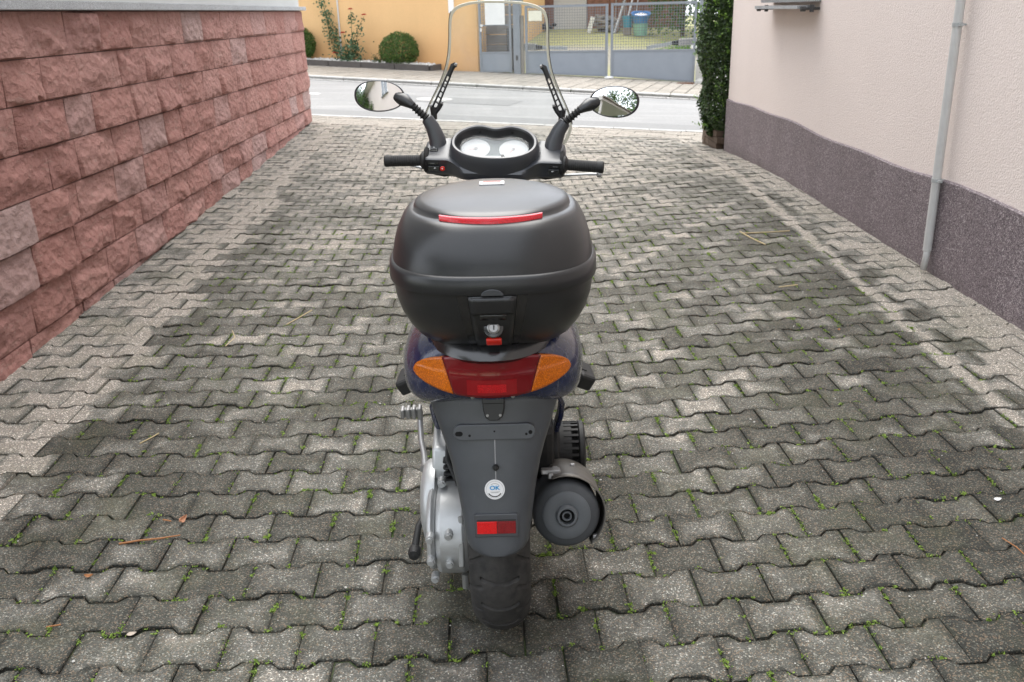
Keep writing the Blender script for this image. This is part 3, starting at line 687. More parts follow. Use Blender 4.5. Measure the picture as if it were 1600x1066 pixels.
for k in range(1500):
    t = frng.uniform(-13, -8.34); d = 22.15+.62*frng.random()**.8; z = gzt(t, 22.4)+.165+frng.uniform(-.005, .03)
    if frng.random() < .35: t = frng.choice([-11.3, -10.9, -9.9, -8.7])+frng.gauss(0, .25); t = min(t, -8.36); z = gzt(t, 22.4)+.17+frng.random()*.04
    s_ = frng.uniform(.018, .042); c = P3(t, d, z); r_ = Euler((frng.random()*6, frng.random()*6, 0)).to_matrix()
    o_ = [Vector(q)*s_ for q in ((1,0,0),(-1,0,0),(0,.8,0),(0,-.8,0),(0,0,.6),(0,0,-.6))]
    m_.add([r_ @ q+c for q in o_], [(0,2,4),(2,1,4),(1,3,4),(3,0,4),(2,0,5),(1,2,5),(3,1,5),(0,3,5)])
tag(at_root(m_, pb).build('pebbles', M['pebble'], pb, 0), kind='stuff')
# round bushes
def bush(t, d, rx, rz, label, zb):
    o = empty('round_bush', P3(t, d, gzt(t, d)+zb), label=label, cat='bush', group='clipped bushes in the planting bed')
    m1 = MB()
    def fn():
        th = frng.uniform(0, 2*PI); ph = math.acos(frng.uniform(-.75, 1)); n = Vector((math.sin(ph)*math.cos(th), math.sin(ph)*math.sin(th), math.cos(ph)))
        r = 1+.10*noise.noise(n*2.2+Vector((t, 0, 0)))+.05*noise.noise(n*6)-abs(frng.gauss(0, .14))
        q = Vector((n.x*rx*r, n.y*rx*r, rz*.88+n.z*rz*r)); q.z = max(.02, q.z); return q, n
    leaves(m1, fn, 5200, .034, frng, up=(0, 0, .8), asp=.28); m1.build('foliage', M['box_leaf'], o, 0, fix=False)
    m2 = MB()
    for k in range(6):
        a_ = k*1.05; m2.tube([(.02*math.cos(a_), .02*math.sin(a_), -.02), (rx*.3*math.cos(a_), rx*.3*math.sin(a_), rz*.8), (rx*.6*math.cos(a_), rx*.6*math.sin(a_), rz*1.3)], [.018, .012, .005], 6)
    m2.build('stem', M['bark'], o)
bush(-9.2, 22.45, .50, .44, 'round clipped green bush right of the red rose', .12)
bush(-11.98, 22.45, .43, .46, 'clipped green bush half hidden by the end of the sandstone wall', .12)
# rose
def rose(t, d, stems, label, leafn):
    o = empty('rose_bush', P3(t, d, gzt(t, d)+.15), label=label, cat='rose', group='roses on the orange wall')
    ms, ml = MB(), MB(); heads = []
    for (tx, tz, n, fl, spread) in stems:
        p0 = Vector((frng.gauss(0, .05), frng.gauss(0, .04), 0)); p1 = Vector((tx*CY, -tx*SY+.05, tz)); mid = p0.lerp(p1, .5)+Vector((frng.gauss(0, .05), 0, .05))
        path = [p0, p0.lerp(mid, .5)+Vector((0, 0, .02)), mid, mid.lerp(p1, .5), p1]; ms.tube(path, [.012, .01, .008, .006, .004], 6)
        for k in range(n):
            u = frng.uniform(.12, 1)**.8; c = path[min(3, int(u*4))].lerp(path[min(3, int(u*4))+1], u*4-min(3, int(u*4)))
            leaves(ml, lambda c=c: (c+Vector((frng.gauss(0, spread), frng.gauss(0, spread), frng.gauss(0, .03))), (0, -.4, .5)), 3, .038, frng, asp=.62)
        if fl: heads.append(p1)
    for k in range(leafn): leaves(ml, lambda: ((frng.gauss(0, .17), frng.gauss(-.03, .1), abs(frng.gauss(0, .20))+.04), (0, -.4, .5)), 1, .042, frng, asp=.62)
    ms.build('stem', M['stem'], o); ml.build('foliage', M['rose_leaf'], o, 0, fix=False)
    for p1 in heads:
        m3 = MB()
        for k in range(22):
            a_ = k*2.4; r = .012+.0022*k; dirv = Vector((math.cos(a_), math.sin(a_), .9-.05*k)).normalized(); c = Vector((math.cos(a_)*r, math.sin(a_)*r, .02-.0012*k)); e1 = dirv.cross(Vector((0, 0, 1))).normalized(); s_ = .02+.0006*k
            m3.add([c-e1*s_, c+e1*s_, c+e1*s_*.8+dirv*s_*1.4, c-e1*s_*.8+dirv*s_*1.4], [(0,1,2,3)])
        m3.build('flower', M['petal'], o, 0, loc=p1+Vector((0, -.03, .02)), fix=False)
rose(-10.95, 22.62, [(-.46, 1.75, 62, 0, .09), (-.30, 1.2, 44, 0, .09), (-.16, .75, 30, 0, .09)], 'tall leafy climbing rose without open flowers next to the thin wall cable', 30)
rose(-10.55, 22.45, [(.10, 1.26, 20, 1, .06), (.46, 1.12, 24, 1, .055), (-.16, .70, 6, 1, .05), (.30, .8, 16, 0, .07), (-.42, .22, 4, 1, .05), (.05, .6, 18, 0, .09), (.3, .35, 14, 0, .09)], 'red flowering rose bush with several blooms in front of the orange wall', 230)
m_ = MB(); pr = empty('small_shrub', P3(-9.78, 22.4, gzt(-9.78, 22.4)+.16), label='small dark heather-like plant left of the big round bush', cat='plant')
leaves(m_, lambda: ((frng.gauss(0, .09), frng.gauss(0, .07), abs(frng.gauss(0, .10))), (0, 0, 1)), 420, .03, frng, up=(0, 0, 1), asp=.25); m_.build('foliage', M['hedge_leaf'], pr, 0, fix=False)

# gates
GD = 22.72
def bar(mb, t0, t1, z0, z1, d0=GD-.02, d1=GD+.02): sbox(mb, t0, t1, d0, d1, z0, z1)
def gate_leaf(name, t0, t1, zb0, zb1, zm, zt, label, extra=None, group=None, mid=None):
    """framed mesh leaf with a sheet panel whose lower edge follows the falling street"""
    o = empty(name, P3(t0, GD, min(zb0, zb1)), label=label, cat='gate', group=group); w_ = .055
    m_ = MB(); sbox(m_, t0, t0+w_, GD-.025, GD+.025, zb0, zt, zb0-.0, zt); sbox(m_, t1-w_, t1, GD-.025, GD+.025, zb1, zt)
    bar(m_, t0+w_, t1-w_, zt-w_, zt-.001); bar(m_, t0+w_, t1-w_, zm-.02, zm+.02); sbox(m_, t0+w_, t1-w_, GD-.02, GD+.02, zb0+.01, zb0+.05, zb1+.01, zb1+.05)
    if mid: bar(m_, t0+w_, t1-w_, mid-.02, mid+.02)
    at_root(m_, o).build('frame', M['gate'], o, 0)
    m_ = MB(); sbox(m_, t0+w_, t1-w_, GD-.008, GD+.008, zb0+.05, zm-.02, zb1+.05, zm-.02); at_root(m_, o).build('panel', M['gate_panel'], o, 0)
    m_ = MB(); s_ = .062; k = t0+w_+s_
    while k < t1-w_: sbox(m_, k-.0042, k+.0042, GD-.004, GD+.002, zm+.02, zt-w_); k += s_
    k = zm+.02+s_
    while k < zt-w_: sbox(m_, t0+w_, t1-w_, GD-.009, GD-.003, k-.0042, k+.0042); k += s_
    tag(at_root(m_, o).build('wire_mesh', M['wire'], o, 0), kind='stuff'); return o
g1 = gate_leaf('garden_gate', -7.16, -6.33, .08, .07, .55, 2.05, 'narrow grey garden gate with a white sheet hung on its mesh', mid=1.19)
m_ = MB(); sbox(m_, -7.10, -7.05, GD-.07, GD-.025, 1.16, 1.19); m_.tube([P3(-7.11, GD-.06, 1.20), P3(-7.03, GD-.075, 1.20)], .012, 8); sbox(m_, -7.12, -7.08, GD-.03, GD-.024, 1.05, 1.13); at_root(m_, g1).build('handle', M['white'], g1)
o = empty('gate_post', P3(-6.19, GD, 0), label='wide grey steel post between the narrow gate and the double gate', cat='post')
m_ = MB(); sbox(m_, -6.27, -6.10, GD-.06, GD+.1, -.1, 2.3); at_root(m_, o).build('shaft', M['gate'], o, 0, bevel=.006)
m_ = MB(); sbox(m_, -6.21, -6.16, GD-.07, GD-.055, .36, .48); at_root(m_, o).build('photocell', M['print_black'], o, 0)
m_ = MB(); sbox(m_, -6.09, -6.02, GD-.03, GD+.04, 0, 1.4); at_root(m_, o).build('hinge_strip', M['timber'], o, 0)
g2 = gate_leaf('driveway_gate', -5.98, -3.94, .04, -.05, .555, 1.62, 'left leaf of the grey double gate with a cream card on its mesh', group='leaves of the grey double gate')
g3 = gate_leaf('driveway_gate', -3.87, -1.87, -.05, -.18, .555, 1.63, 'right leaf of the grey double gate in front of the green hedge', group='leaves of the grey double gate')
def card(name, t0, t1, z0, z1, mat, label):
    m_ = MB(); sbox(m_, t0, t1, GD-.045, GD-.03, z0, z1); c = P3((t0+t1)/2, GD, z0); o_ = m_.build(name, mat, smooth=0)
    o_.data.transform(Matrix.Translation(-c)); o_.location = c; tag(o_, label, 'sign'); return o_
card('notice_sheet', -6.98, -6.48, 1.20, 1.80, M['white'], 'blank white sheet hung on the narrow garden gate')
card('notice_card', -5.88, -5.55, 1.27, 1.50, M['cream'], 'cream card on the mesh of the double gate')
# lower bolt seat between the leaves
m_ = MB(); c = P3(-3.90, GD-.02, gzt(-3.9, GD)+.065); m_.lathe([(.0, 0), (.11, 0), (.11, .02), (.08, .035), (0, .035)], (0, 0, 0), 'z', 20); tag(m_.build('gate_stop', M['white'], loc=c), 'small white ground stop where the two gate leaves meet', 'gate stop')
# gate openers
def opener(t0, t1, z0, z1, label):
    o = empty('gate_opener', P3(t0, GD+.3, z0), label=label, cat='gate motor', group='gate motors behind the double gate'); tm = t0+(t1-t0)*.42
    m_ = MB(); sbox(m_, t0, tm-.06*math.copysign(1, t1-t0), GD+.22, GD+.36, z0, z0+.15, z0-.02, z0+.13); at_root(m_, o).build('motor_box', M['kerb'], o, 0, bevel=.01)
    m_ = MB(); sbox(m_, tm-.06*math.copysign(1, t1-t0), tm+.1*math.copysign(1, t1-t0), GD+.23, GD+.35, z0-.01, z0+.12, z0, z0+.08); at_root(m_, o).build('end_cap', M['rubber'], o, 0, bevel=.01)
    m_ = MB(); sbox(m_, tm+.1*math.copysign(1, t1-t0), t1, GD+.26, GD+.32, z0, z0+.08, z1, z1+.08); at_root(m_, o).build('ram', M['zinc'], o, 0)
opener(-6.24, -5.0, .60, .58, 'pale gate motor behind the left gate leaf'); opener(-1.84, -3.05, .66, .56, 'pale gate motor behind the right gate leaf')
# right gate post, pier, fence panel beyond
o = empty('gate_post', P3(-1.73, GD, 0), label='grey steel post with a white box right of the double gate', cat='post')
m_ = MB(); sbox(m_, -1.81, -1.62, GD-.05, GD+.12, .20, 2.4); at_root(m_, o).build('shaft', M['gate'], o, 0, bevel=.006)
m_ = MB(); sbox(m_, -1.79, -1.67, GD-.09, GD-.05, 1.02, 1.13); at_root(m_, o).build('bell_box', M['white'], o, 0)
m_ = MB(); sbox(m_, -1.77, -1.69, GD-.065, GD-.05, .30, .43); at_root(m_, o).build('photocell', M['print_black'], o, 0)
o = empty('pier', P3(-1.6, GD, 0), label='low pale concrete pier under the right gate post', cat='pier')
m_ = MB(); sbox(m_, -1.84, -1.1, GD-.1, GD+.2, -.4, .24); at_root(m_, o).build('block', M['concrete'], o, 0, bevel=.015)
m_ = MB()
for k in range(4):
    c = P3(-1.72+.22*k, GD-.2-.05*k, -.22+.03*k); m_.lathe([(0, -.1), (.10, -.08), (.14, 0), (.11, .09), (.04, .14), (0, .15)], c, 'z', 9)
q = at_root(m_, o); q.build('rough_footing', M['concrete'], o, 25)
o = empty('fence', P3(-1.3, GD, 0), label='grey framed mesh fence panel behind the hedge column', cat='fence')
m_ = MB(); bar(m_, -1.60, -1.54, .24, 1.45); bar(m_, -1.54, .8, 1.40, 1.449); bar(m_, -1.54, .8, .26, .31); at_root(m_, o).build('frame', M['gate'], o, 0)
m_ = MB()
for k in range(36): sbox(m_, -1.5+k*.062-.003, -1.5+k*.062+.003, GD-.004, GD+.002, .31, 1.40)
for k in range(17): sbox(m_, -1.54, .8, GD-.009, GD-.003, .35+k*.062-.003, .35+k*.062+.003)
tag(at_root(m_, o).build('wire_mesh', M['wire'], o, 0), kind='stuff')
m_ = MB(); c = P3(-2.02, GD-.62, gzt(-2.02, GD-.62)+.065)
for k in range(9): m_.box((-.16+k*.04, 0, 0), (.022, .24, .02))
m_.box((0, -.13, -.004), (.40, .02, .03)); m_.box((0, .13, -.004), (.40, .02, .03)); g_ = m_.build('drain_grate', M['rust'], smooth=0, loc=c); g_.rotation_euler = (0, 0, STREET_ROT); tag(g_, 'rusty drain grate in the far pavement by the gate', 'drain')

# ------------------------------------------------------------------ yard behind the gate
def yzt(t, d): return yz(*st(t, d))+.02
bn = empty('barn', P3(-8, 30.5, .9), label='barn wall of red-brown vertical planks behind the double gate', cat='barn')
k = -16.
pm_ = []
for w_ in (.16, .2, .24):
    m_ = MB(); m_.box((0, 0, 2), (w_-.012, .03, 4.2)); pm_.append((w_, m_.mesh('plank', M['wood'], 0)))
while k < -3:
    w_, me = frng.choice(pm_)
    if not (-7.05 < k+w_/2 < -5.95):
        o = bpy.data.objects.new('plank', me); COL.objects.link(o); o.parent = bn; o.location = P3(k+w_/2, 30.5+frng.uniform(-.012, .012), .88)-bn.location; o.rotation_euler = (0, 0, STREET_ROT)
    k += w_
m_ = MB(); sbox(m_, -16, -2.9, 30.53, 31, .3, 5); at_root(m_, bn).build('wall', M['wood'], bn, 0)
m_ = MB(); sbox(m_, -7.05, -5.98, 30.44, 30.52, .82, 4); at_root(m_, bn).build('door', M['white_plaster'], bn, 0)
m_ = MB(); sbox(m_, -8.75, -7.20, 30.0, 30.3, yzt(-8, 30.2), yzt(-8, 30.2)+.32); tag(m_.build('beam', M['wood'], smooth=0), 'low red-brown beam lying along the foot of the barn wall', 'beam')
m_ = MB(); sbox(m_, -8.75, -7.55, 29.6, 29.8, yzt(-8, 29.7)-.02, yzt(-8, 29.7)+.10); tag(m_.build('concrete_slab', M['concrete'], smooth=0), 'pale concrete slab lying in front of the barn beam', 'slab')
m_ = MB(); c = P3(-7.35, 29.7, yzt(-7.35, 29.7))
for k in range(26): m_.lathe([(0, -.05), (.06, -.03), (.08, .02), (.03, .06), (0, .07)], (frng.gauss(0, .22), frng.gauss(0, .1), .05+abs(frng.gauss(0, .1))), 'z', 6)
tag(m_.build('coal_heap', M['rubber'], loc=c, smooth=0), 'dark heap of lumps left of the white barn door', 'heap')
# timber stack behind the narrow gate
ts = empty('timber_stack', P3(-6.9, 23.9, 0), label='stack of weathered timbers behind the narrow garden gate', cat='timber stack')
for r in range(8):
    m_ = MB(); zz = .02+r*.235; sbox(m_, -8.0+frng.uniform(-.1, .1), -6.32+frng.uniform(-.06, .02), 23.6, 23.85, zz, zz+.215); at_root(m_, ts).build('timber', M['timber'], ts, 0, bevel=.008)
m_ = MB(); sbox(m_, -6.62, -6.28, 23.3, 23.5, .1, 1.1); tag(m_.build('dark_crate', M['rubber'], smooth=0, bevel=.02), 'dark crate leaning on the timber stack behind the narrow gate', 'crate')
# laundry tub
def root_at(name, t, d, label, cat, group=None): return empty(name, P3(t, d, yzt(t, d)), STREET_ROT, label, cat, group)
o = root_at('tub', -4.02, 28.8, 'pale green tub standing in the yard under a blue basket', 'tub')
m_ = MB(); m_.lathe([(.19, .0), (.235, .33), (.25, .34), (.235, .345), (.2, .05), (0, .04)], (0, 0, 0), 'z', 24); m_.build('body', M['tub'], o)
o = empty('laundry_basket', P3(-4.02, 28.8, yzt(-4.02, 28.8)+.33), label='blue laundry basket on top of the green tub', cat='basket'); o.rotation_euler = (math.radians(14), 0, 0)
m_ = MB(); m_.lathe([(.20, 0), (.27, .27), (.30, .28), (.30, .31), (.26, .31), (.19, .03), (0, .02)], (0, 0, 0), 'z', 24); m_.build('body', M['basket'], o)
m_ = MB(); m_.lathe([(0, .2), (.2, .2), (.18, .27), (.08, .30), (0, .31)], (0, 0, 0), 'z', 14); m_.build('laundry', M['sticker'], o)
o = root_at('bucket', -4.42, 28.9, 'teal bucket left of the green tub', 'bucket'); m_ = MB(); m_.lathe([(.13, .22), (.17, .55), (.155, .55), (.12, .25), (0, .24)], (0, 0, 0), 'z', 20); m_.build('body', plain('teal_plastic', (.05, .25, .35), .5), o); m_ = MB(); m_.box((0, 0, .11), (.2, .2, .22)); m_.build('block', M['timber'], o, 0)
o = root_at('bundle', -4.55, 29.3, 'bundle of poles and rods with a red cloth leaning on the barn', 'poles')
for k in range(9):
    m_ = MB(); x0 = frng.uniform(-.35, .3); m_.tube([(x0, frng.uniform(-.2, .1), 0), (x0+frng.uniform(-.2, .3), 1.0, frng.uniform(.9, 1.6))], frng.uniform(.012, .03), 6); m_.build('pole', M[frng.choice(['timber', 'wood', 'zinc'])], o)
m_ = MB(); m_.lathe([(0, 0), (.09, .02), (.11, .15), (.05, .28), (0, .3)], (.12, .6, 1.15), 'z', 9); m_.build('cloth', M['redcloth'], o)
o = root_at('woodpile', -5.2, 29.5, 'small heap of firewood beside the white board', 'firewood')
lm = MB(); lm.tube([(-.2, 0, 0), (.2, 0, 0)], .05, 7); lmm = lm.mesh('log', M['timber'], 30)
for k in range(22):
    q = bpy.data.objects.new('log', lmm); COL.objects.link(q); q.parent = o; q.location = (frng.gauss(0, .22), frng.uniform(-.2, .2), .05+frng.random()*.4); q.rotation_euler = (frng.gauss(0, .3), frng.gauss(0, .3), frng.gauss(0, .9))
m_ = MB(); m_.box((0, 0, .24), (.13, .04, .48), Euler((.2, .25, 0)).to_matrix()); c = P3(-5.62, 29.3, yzt(-5.62, 29.3)); tag(m_.build('white_board', M['white'], smooth=0, loc=c), 'small white board propped up left of the firewood heap', 'board')
# conifer hedge in the yard
def tree(name, t, d, zb, fn, n, size, mat, label, cat, h, r, leafup=None, group=None, off=0):
    o = empty(name, P3(t, d, zb), label=label, cat=cat, group=group)
    m1 = MB(); leaves(m1, fn, n, size, frng, up=leafup); m1.build('crown', mat, o, 0, fix=False)
    m2 = MB(); m2.tube([(0, 0, -.1), (.02, 0, h*.3), (-.02, .02, h*.6), (0, 0, h*.9)], [r, r*.8, r*.5, r*.2], 8)
    for k in range(9):
        a_ = k*2.4; z0 = h*(.25+.06*k); m2.tube([(0, 0, z0), (math.cos(a_)*h*.12, math.sin(a_)*h*.12, z0+h*.10), (math.cos(a_)*h*.2, math.sin(a_)*h*.2, z0+h*.18)], [r*.35, r*.22, r*.1], 6)
    m2.build('trunk', M['bark'], o); return o
def conefn(h, rr):
    def f():
        z = h*frng.random()**.8; th = frng.uniform(0, 2*PI); r = rr*(1-.25*z/h)*(1+.18*math.sin(5*th+z*4)+.12*noise.noise((th*2, z*2, h)))*(1-abs(frng.gauss(0, .13)))
        return (math.cos(th)*r, math.sin(th)*r, z+.04), (math.cos(th), math.sin(th), .5)
    return f
tree('conifer', -2.75, 28.6, yzt(-2.75, 28.6), conefn(4.2, .95), 6500, .055, M['thuja'], 'bushy green conifer behind the right gate leaf', 'conifer', 4, .07)
tree('dark_shrub', -.9, 27.5, yzt(-.9, 27.5), conefn(4.5, 1.3), 6500, .06, M['hedge_leaf'], 'dark leafy shrub behind the right gate post', 'shrub', 4, .07)
m_ = MB(); o = empty('weed_clump', P3(-2.5, 26.6, yzt(-2.5, 26.6)), label='bright green weed clump by the right gate motor', cat='weeds'); leaves(m_, lambda: ((frng.gauss(0, .3), frng.gauss(0, .2), abs(frng.gauss(0, .16))), (0, 0, 1)), 900, .045, frng, up=(0, 0, .7), asp=.35); m_.build('foliage', M['weed'], o, 0, fix=False)
o = empty('garden_lamp', P3(-2.12, 25.2, yzt(-2.12, 25.2)), label='small white globe garden lamp behind the right gate leaf', cat='lamp')
m_ = MB(); m_.tube([(0, 0, 0), (0, 0, .42)], .018, 8); m_.build('post', M['zinc_dark'], o); m_ = MB(); m_.lathe([(0, .40), (.06, .43), (.085, .49), (.06, .55), (0, .57)], (0, 0, 0), 'z', 14); m_.build('globe', M['white'], o)
# trees that stand behind the photographer (seen in the mirrors)
def crownfn(rx, rz, zc):
    cl = [Vector((frng.gauss(0, rx*.45), frng.gauss(0, rx*.45), zc+frng.gauss(0, rz*.45))) for _ in range(26)]
    def f():
        c = frng.choice(cl); n = Vector((frng.gauss(0, 1), frng.gauss(0, 1), frng.gauss(0, 1))).normalized(); return c+n*rx*.34*frng.random()**.4, n
    return f
for tx, ty, hh, lb_ in ((-6.0, -5.5, 6, 'bushy green tree beyond the low white house, upper reflection in the right mirror'), (-3.2, -9, 6.5, 'green tree behind the photographer, outer reflection in the right mirror'), (.9, -11.5, 8, 'dark leafy tree far behind the photographer, reflected at the edge of the left mirror')):
    o = empty('garden_tree', (tx, ty, -.2), label=lb_, cat='tree', group='trees seen in the mirrors')
    m1 = MB(); leaves(m1, crownfn(2.2, 2.2, hh*.65), 7000, .10, frng); m1.build('crown', M['tree_leaf'], o, 0, fix=False)
    m2 = MB(); m2.tube([(0, 0, -.2), (.05, 0, hh*.25), (0, .1, hh*.5), (0, 0, hh*.8)], [.16, .13, .09, .03], 8); m2.build('trunk', M['bark'], o)

o = empty('eave_stand_in', (-3.4, -1.2, 0), label='white flat carport roof on posts behind the photographer, added for its reflection in the right mirror', cat='eave_stand_in')  # added roof, stands in for a white eave in the mirror
m_ = MB(); m_.box((0, 0, 2.72), (2.0, 2.6, .16)); m_.build('roof', M['soffit'], o, 0)
m_ = MB(); m_.tube([(1.04, -1.3, 2.76), (1.04, 1.3, 2.76)], .05, 10); m_.build('gutter', M['timber'], o)
for dx, dy in ((-.9, -1.2), (.9, -1.2), (-.9, 1.2), (.9, 1.2)):
    m_ = MB(); m_.tube([(dx, dy, -.1), (dx, dy, 2.64)], .05, 8); m_.build('post', M['soffit'], o)

# ================================================================== SCOOTER
SX, SYY = -.044, 2.10
sc = empty('motor_scooter', (SX, SYY, gz(SX, SYY)), label='dark blue motor scooter with a black top case and tall clear windscreen', cat='scooter')
V = Vector
def sgnpow(a, e): return math.copysign(abs(a)**e, a)
def ring_y(y, hw, zlo, zhi, n=2.6, N=40, saddle=0):
    zc, hz_ = (zlo+zhi)/2, (zhi-zlo)/2; out = []
    for k in range(N):
        a = 2*PI*k/N; x = hw*sgnpow(math.cos(a), 2/n); z = zc+hz_*sgnpow(math.sin(a), 2/n)
        if saddle and z < zc: z += saddle*(1-(x/hw)**2)*min(1, (zc-z)/hz_)
        out.append((x, y, z))
    return out
def ring_z(z, a, yr, yf, n=2.6, N=64, dz=0):
    yc, b = (yr+yf)/2, (yf-yr)/2
    return [(a*sgnpow(math.cos(2*PI*k/N), 2/n), yc+b*sgnpow(math.sin(2*PI*k/N), 2/n), z+dz*math.cos(2*PI*k/N)**2) for k in range(N)]

# --- wheels
def wheel(cy, R, W, name, tread):
    mb = MB(); nA, nP = (760, 60) if tread else (90, 24); H = .075
    rings = []; NB = 20; per = 2*PI/NB
    def groove(s, th):
        d = 0; u = th/per
        if abs(s) < .040:                                   # nested arcs across the crown
            q = (u-14*s*s*4.2) % 1.; dd = min(q, 1-q)*per*R
            if dd < .0055: d = .009*(1-dd/.0055)**.3
        if abs(s) > .036:                                   # slanting slits on the shoulders
            q = (u+(abs(s)-.036)*7.0+.18) % 1.; dd = min(q, 1-q)*per*R
            if dd < .0055: d = max(d, .010*(1-dd/.0055)**.3)
        if .034 < abs(s) < .040:
            q = u % 1.
            if q < .55: d = max(d, .003*(1-abs(abs(s)-.037)/.003))
        return d
    for i in range(nA):
        th = 2*PI*i/nA; ring = []
        for j in range(nP+1):
            a = -1.95+3.9*j/nP; ca_, sa_ = math.cos(a), math.sin(a)
            x = W*sgnpow(sa_, .92); r = R-H+H*(abs(ca_)**.92 if ca_ > 0 else ca_*1.15)
            if tread and abs(a) < 1.35: r -= groove(a*.068, th)*(1 if abs(a) < 1.2 else .5)
            ring.append((x, cy-math.cos(th)*r, R+math.sin(th)*r))
        rings.append(ring)
    vs = [p for r_ in rings for p in r_]; n = nP+1
    mb.add(vs, [(i*n+j, i*n+j+1, ((i+1) % nA)*n+j+1, ((i+1) % nA)*n+j) for i in range(nA) for j in range(nP)])
    wh = empty(name, (0, 0, 0)); wh.parent = sc
    mb.build('tyre', M['tyre'], wh, 50)
    m_ = MB(); m_.lathe([(R-.095, -W*.9), (R-.085, -W*.95), (R-.10, -W*.5), (R-.10, W*.5), (R-.085, W*.95), (R-.095, W*.9)], (0, cy, R), 'x', 48, caps=False)
    for k in range(5):
        a = 2*PI*k/5; m_.tube([(0, cy+.03*math.cos(a), R+.03*math.sin(a)), (0, cy+(R-.1)*math.cos(a), R+(R-.1)*math.sin(a))], [.03, .018], 8)
    m_.lathe([(0, -.06), (.045, -.06), (.05, 0), (.045, .06), (0, .06)], (0, cy, R), 'x', 24); m_.build('rim', M['alu'], wh)
    return wh
wheel(0, .262, .0755, 'rear_wheel', True); wheel(1.47, .255, .058, 'front_wheel', False)

# --- mudguard
FZ = [.752, .73, .70, .66, .62, .58, .54, .50, .46, .43, .41, .397, .388, .382, .380]
FW = [.152, .149, .140, .127, .114, .103, .095, .088, .082, .078, .0755, .073, .067, .057, .045]
def fyb(z): return -.255-(.745-z)*.19
def fhw(z):
    for i in range(len(FZ)-1):
        if FZ[i] >= z >= FZ[i+1]: return FW[i+1]+(FW[i]-FW[i+1])*(z-FZ[i+1])/(FZ[i]-FZ[i+1])
    return FW[-1]
def fsurf(u, z, off=0):      # u in -1..1 across
    a = u*PI/2; hw = fhw(z); x = hw*sgnpow(math.sin(a), .62); y = fyb(z)+.085*(1-abs(math.cos(a))**.55)
    return V((x, y-off, z))
mb = MB(); rings = []
for z, w_ in zip(FZ, FW): rings.append([fsurf(-1+2*k/36, z) for k in range(37)])
for dy in (.012, .03): rings.append([q+V((0, dy, .003)) for q in rings[-1]])
for i, r in enumerate(rings): rings[i] = [V((r[0].x, r[0].y+.10, r[0].z+.0))]+[V((r[0].x, r[0].y+.04, r[0].z))]+r+[V((r[-1].x, r[-1].y+.04, r[-1].z))]+[V((r[-1].x, r[-1].y+.10, r[-1].z))]
mb.loft(rings, closed=False); mg = mb.build('mudguard', M['fender'], sc, 50, solid=.004)
def flat(pts, off0, off1, mat, name, parent, mats=None, bevel=.001):   # outline (x,z) laid on the flat back of the mudguard
    m_ = MB(); m_.prism(pts, lambda a, b, d: V((a, fyb(b)-d, b)), off0, off1); return m_.build(name, mat, parent, 0, bevel=bevel)
def stadium(cx, cz_, hw, hh, n=10):
    return [(cx+(hw-hh)+hh*math.cos(a), cz_+hh*math.sin(a)) for a in [-PI/2+PI*k/n for k in range(n+1)]]+[(cx-(hw-hh)+hh*math.cos(a), cz_+hh*math.sin(a)) for a in [PI/2+PI*k/n for k in range(n+1)]]
def disc(cx, cz_, r, n=28): return [(cx+r*math.cos(2*PI*k/n), cz_+r*math.sin(2*PI*k/n)) for k in range(n)]
def rrect(cx, cz_, hw, hh, r, n=5):
    out = []
    for sx, sz, a0 in ((1, 1, 0), (-1, 1, PI/2), (-1, -1, PI), (1, -1, 3*PI/2)):
        out += [(cx+sx*(hw-r)+r*math.cos(a0+PI/2*k/n), cz_+sz*(hh-r)+r*math.sin(a0+PI/2*k/n)) for k in range(n+1)]
    return out
plate = flat(stadium(.0, .668, .091, .0175), -.004, .006, M['fender'], 'number_plate_holder', mg, bevel=.002)
for cx, cz_, r in ((-.0765, .666, .0055), (-.055, .6615, .0028), (.0705, .6625, .0028), (.0795, .6665, .0045), (0, .670, .002)):
    flat(disc(cx, cz_, r, 14), .005, .0066, M['hole'], 'hole', mg, bevel=0)
flat(stadium(-.0785, .666, .0085, .005), .0052, .0067, M['hole'], 'hole', mg, bevel=0)
# black bracket under the lamp
flat([(-.025, .755), (.025, .755), (.024, .722), (.019, .704), (.010, .697), (-.010, .697), (-.019, .704), (-.024, .722)], -.002, .016, M['case'], 'plate_lamp', mg, bevel=.003)
flat([(-.0255, .738), (.0255, .738), (.0255, .752), (-.0255, .752)], .0, .026, M['case'], 'plate_lamp_hood', mg, bevel=.003)
for sx in (-.014, .014): flat(disc(sx, .710, .003, 12), .015, .0172, M['steel'], 'screw', mg, bevel=0)
flat([(-.0012, .650), (.0012, .650), (.001, .52), (-.001, .52)], 0.0, .0006, M['print_grey'], 'seam', mg, bevel=0)
m_ = MB(); m_.lathe([(0, -.012), (.005, -.011), (.0075, -.006), (.006, 0)], (.0005, fyb(.588), .588), 'y', 16); m_.build('rivet', M['rubber'], mg)
# OK sticker
st_ = flat(disc(-.003, .536, .0225, 40), -.0005, .0012, M['sticker'], 'sticker', mg, bevel=0)
def annulus(cx, cz_, r0, r1, off, mat, name, parent, n=40, a0=0, a1=2*PI):
    m_ = MB(); m_.grid(lambda u, v_: V((cx+(r0+(r1-r0)*v_)*math.cos(a0+(a1-a0)*u), fyb(cz_+(r0+(r1-r0)*v_)*math.sin(a0+(a1-a0)*u))-off, cz_+(r0+(r1-r0)*v_)*math.sin(a0+(a1-a0)*u))), n, 1); return m_.build(name, mat, parent, 0)
annulus(-.003, .536, .0190, .0196, .0016, M['print_grey'], 'sticker_ring', mg); annulus(-.003, .536, .0148, .0172, .0016, M['print_black'], 'sticker_print', mg, a0=-2.6, a1=-.55)
annulus(-.003, .536, .0135, .0145, .0016, M['print_grey'], 'sticker_print', mg, a0=.9, a1=2.2)
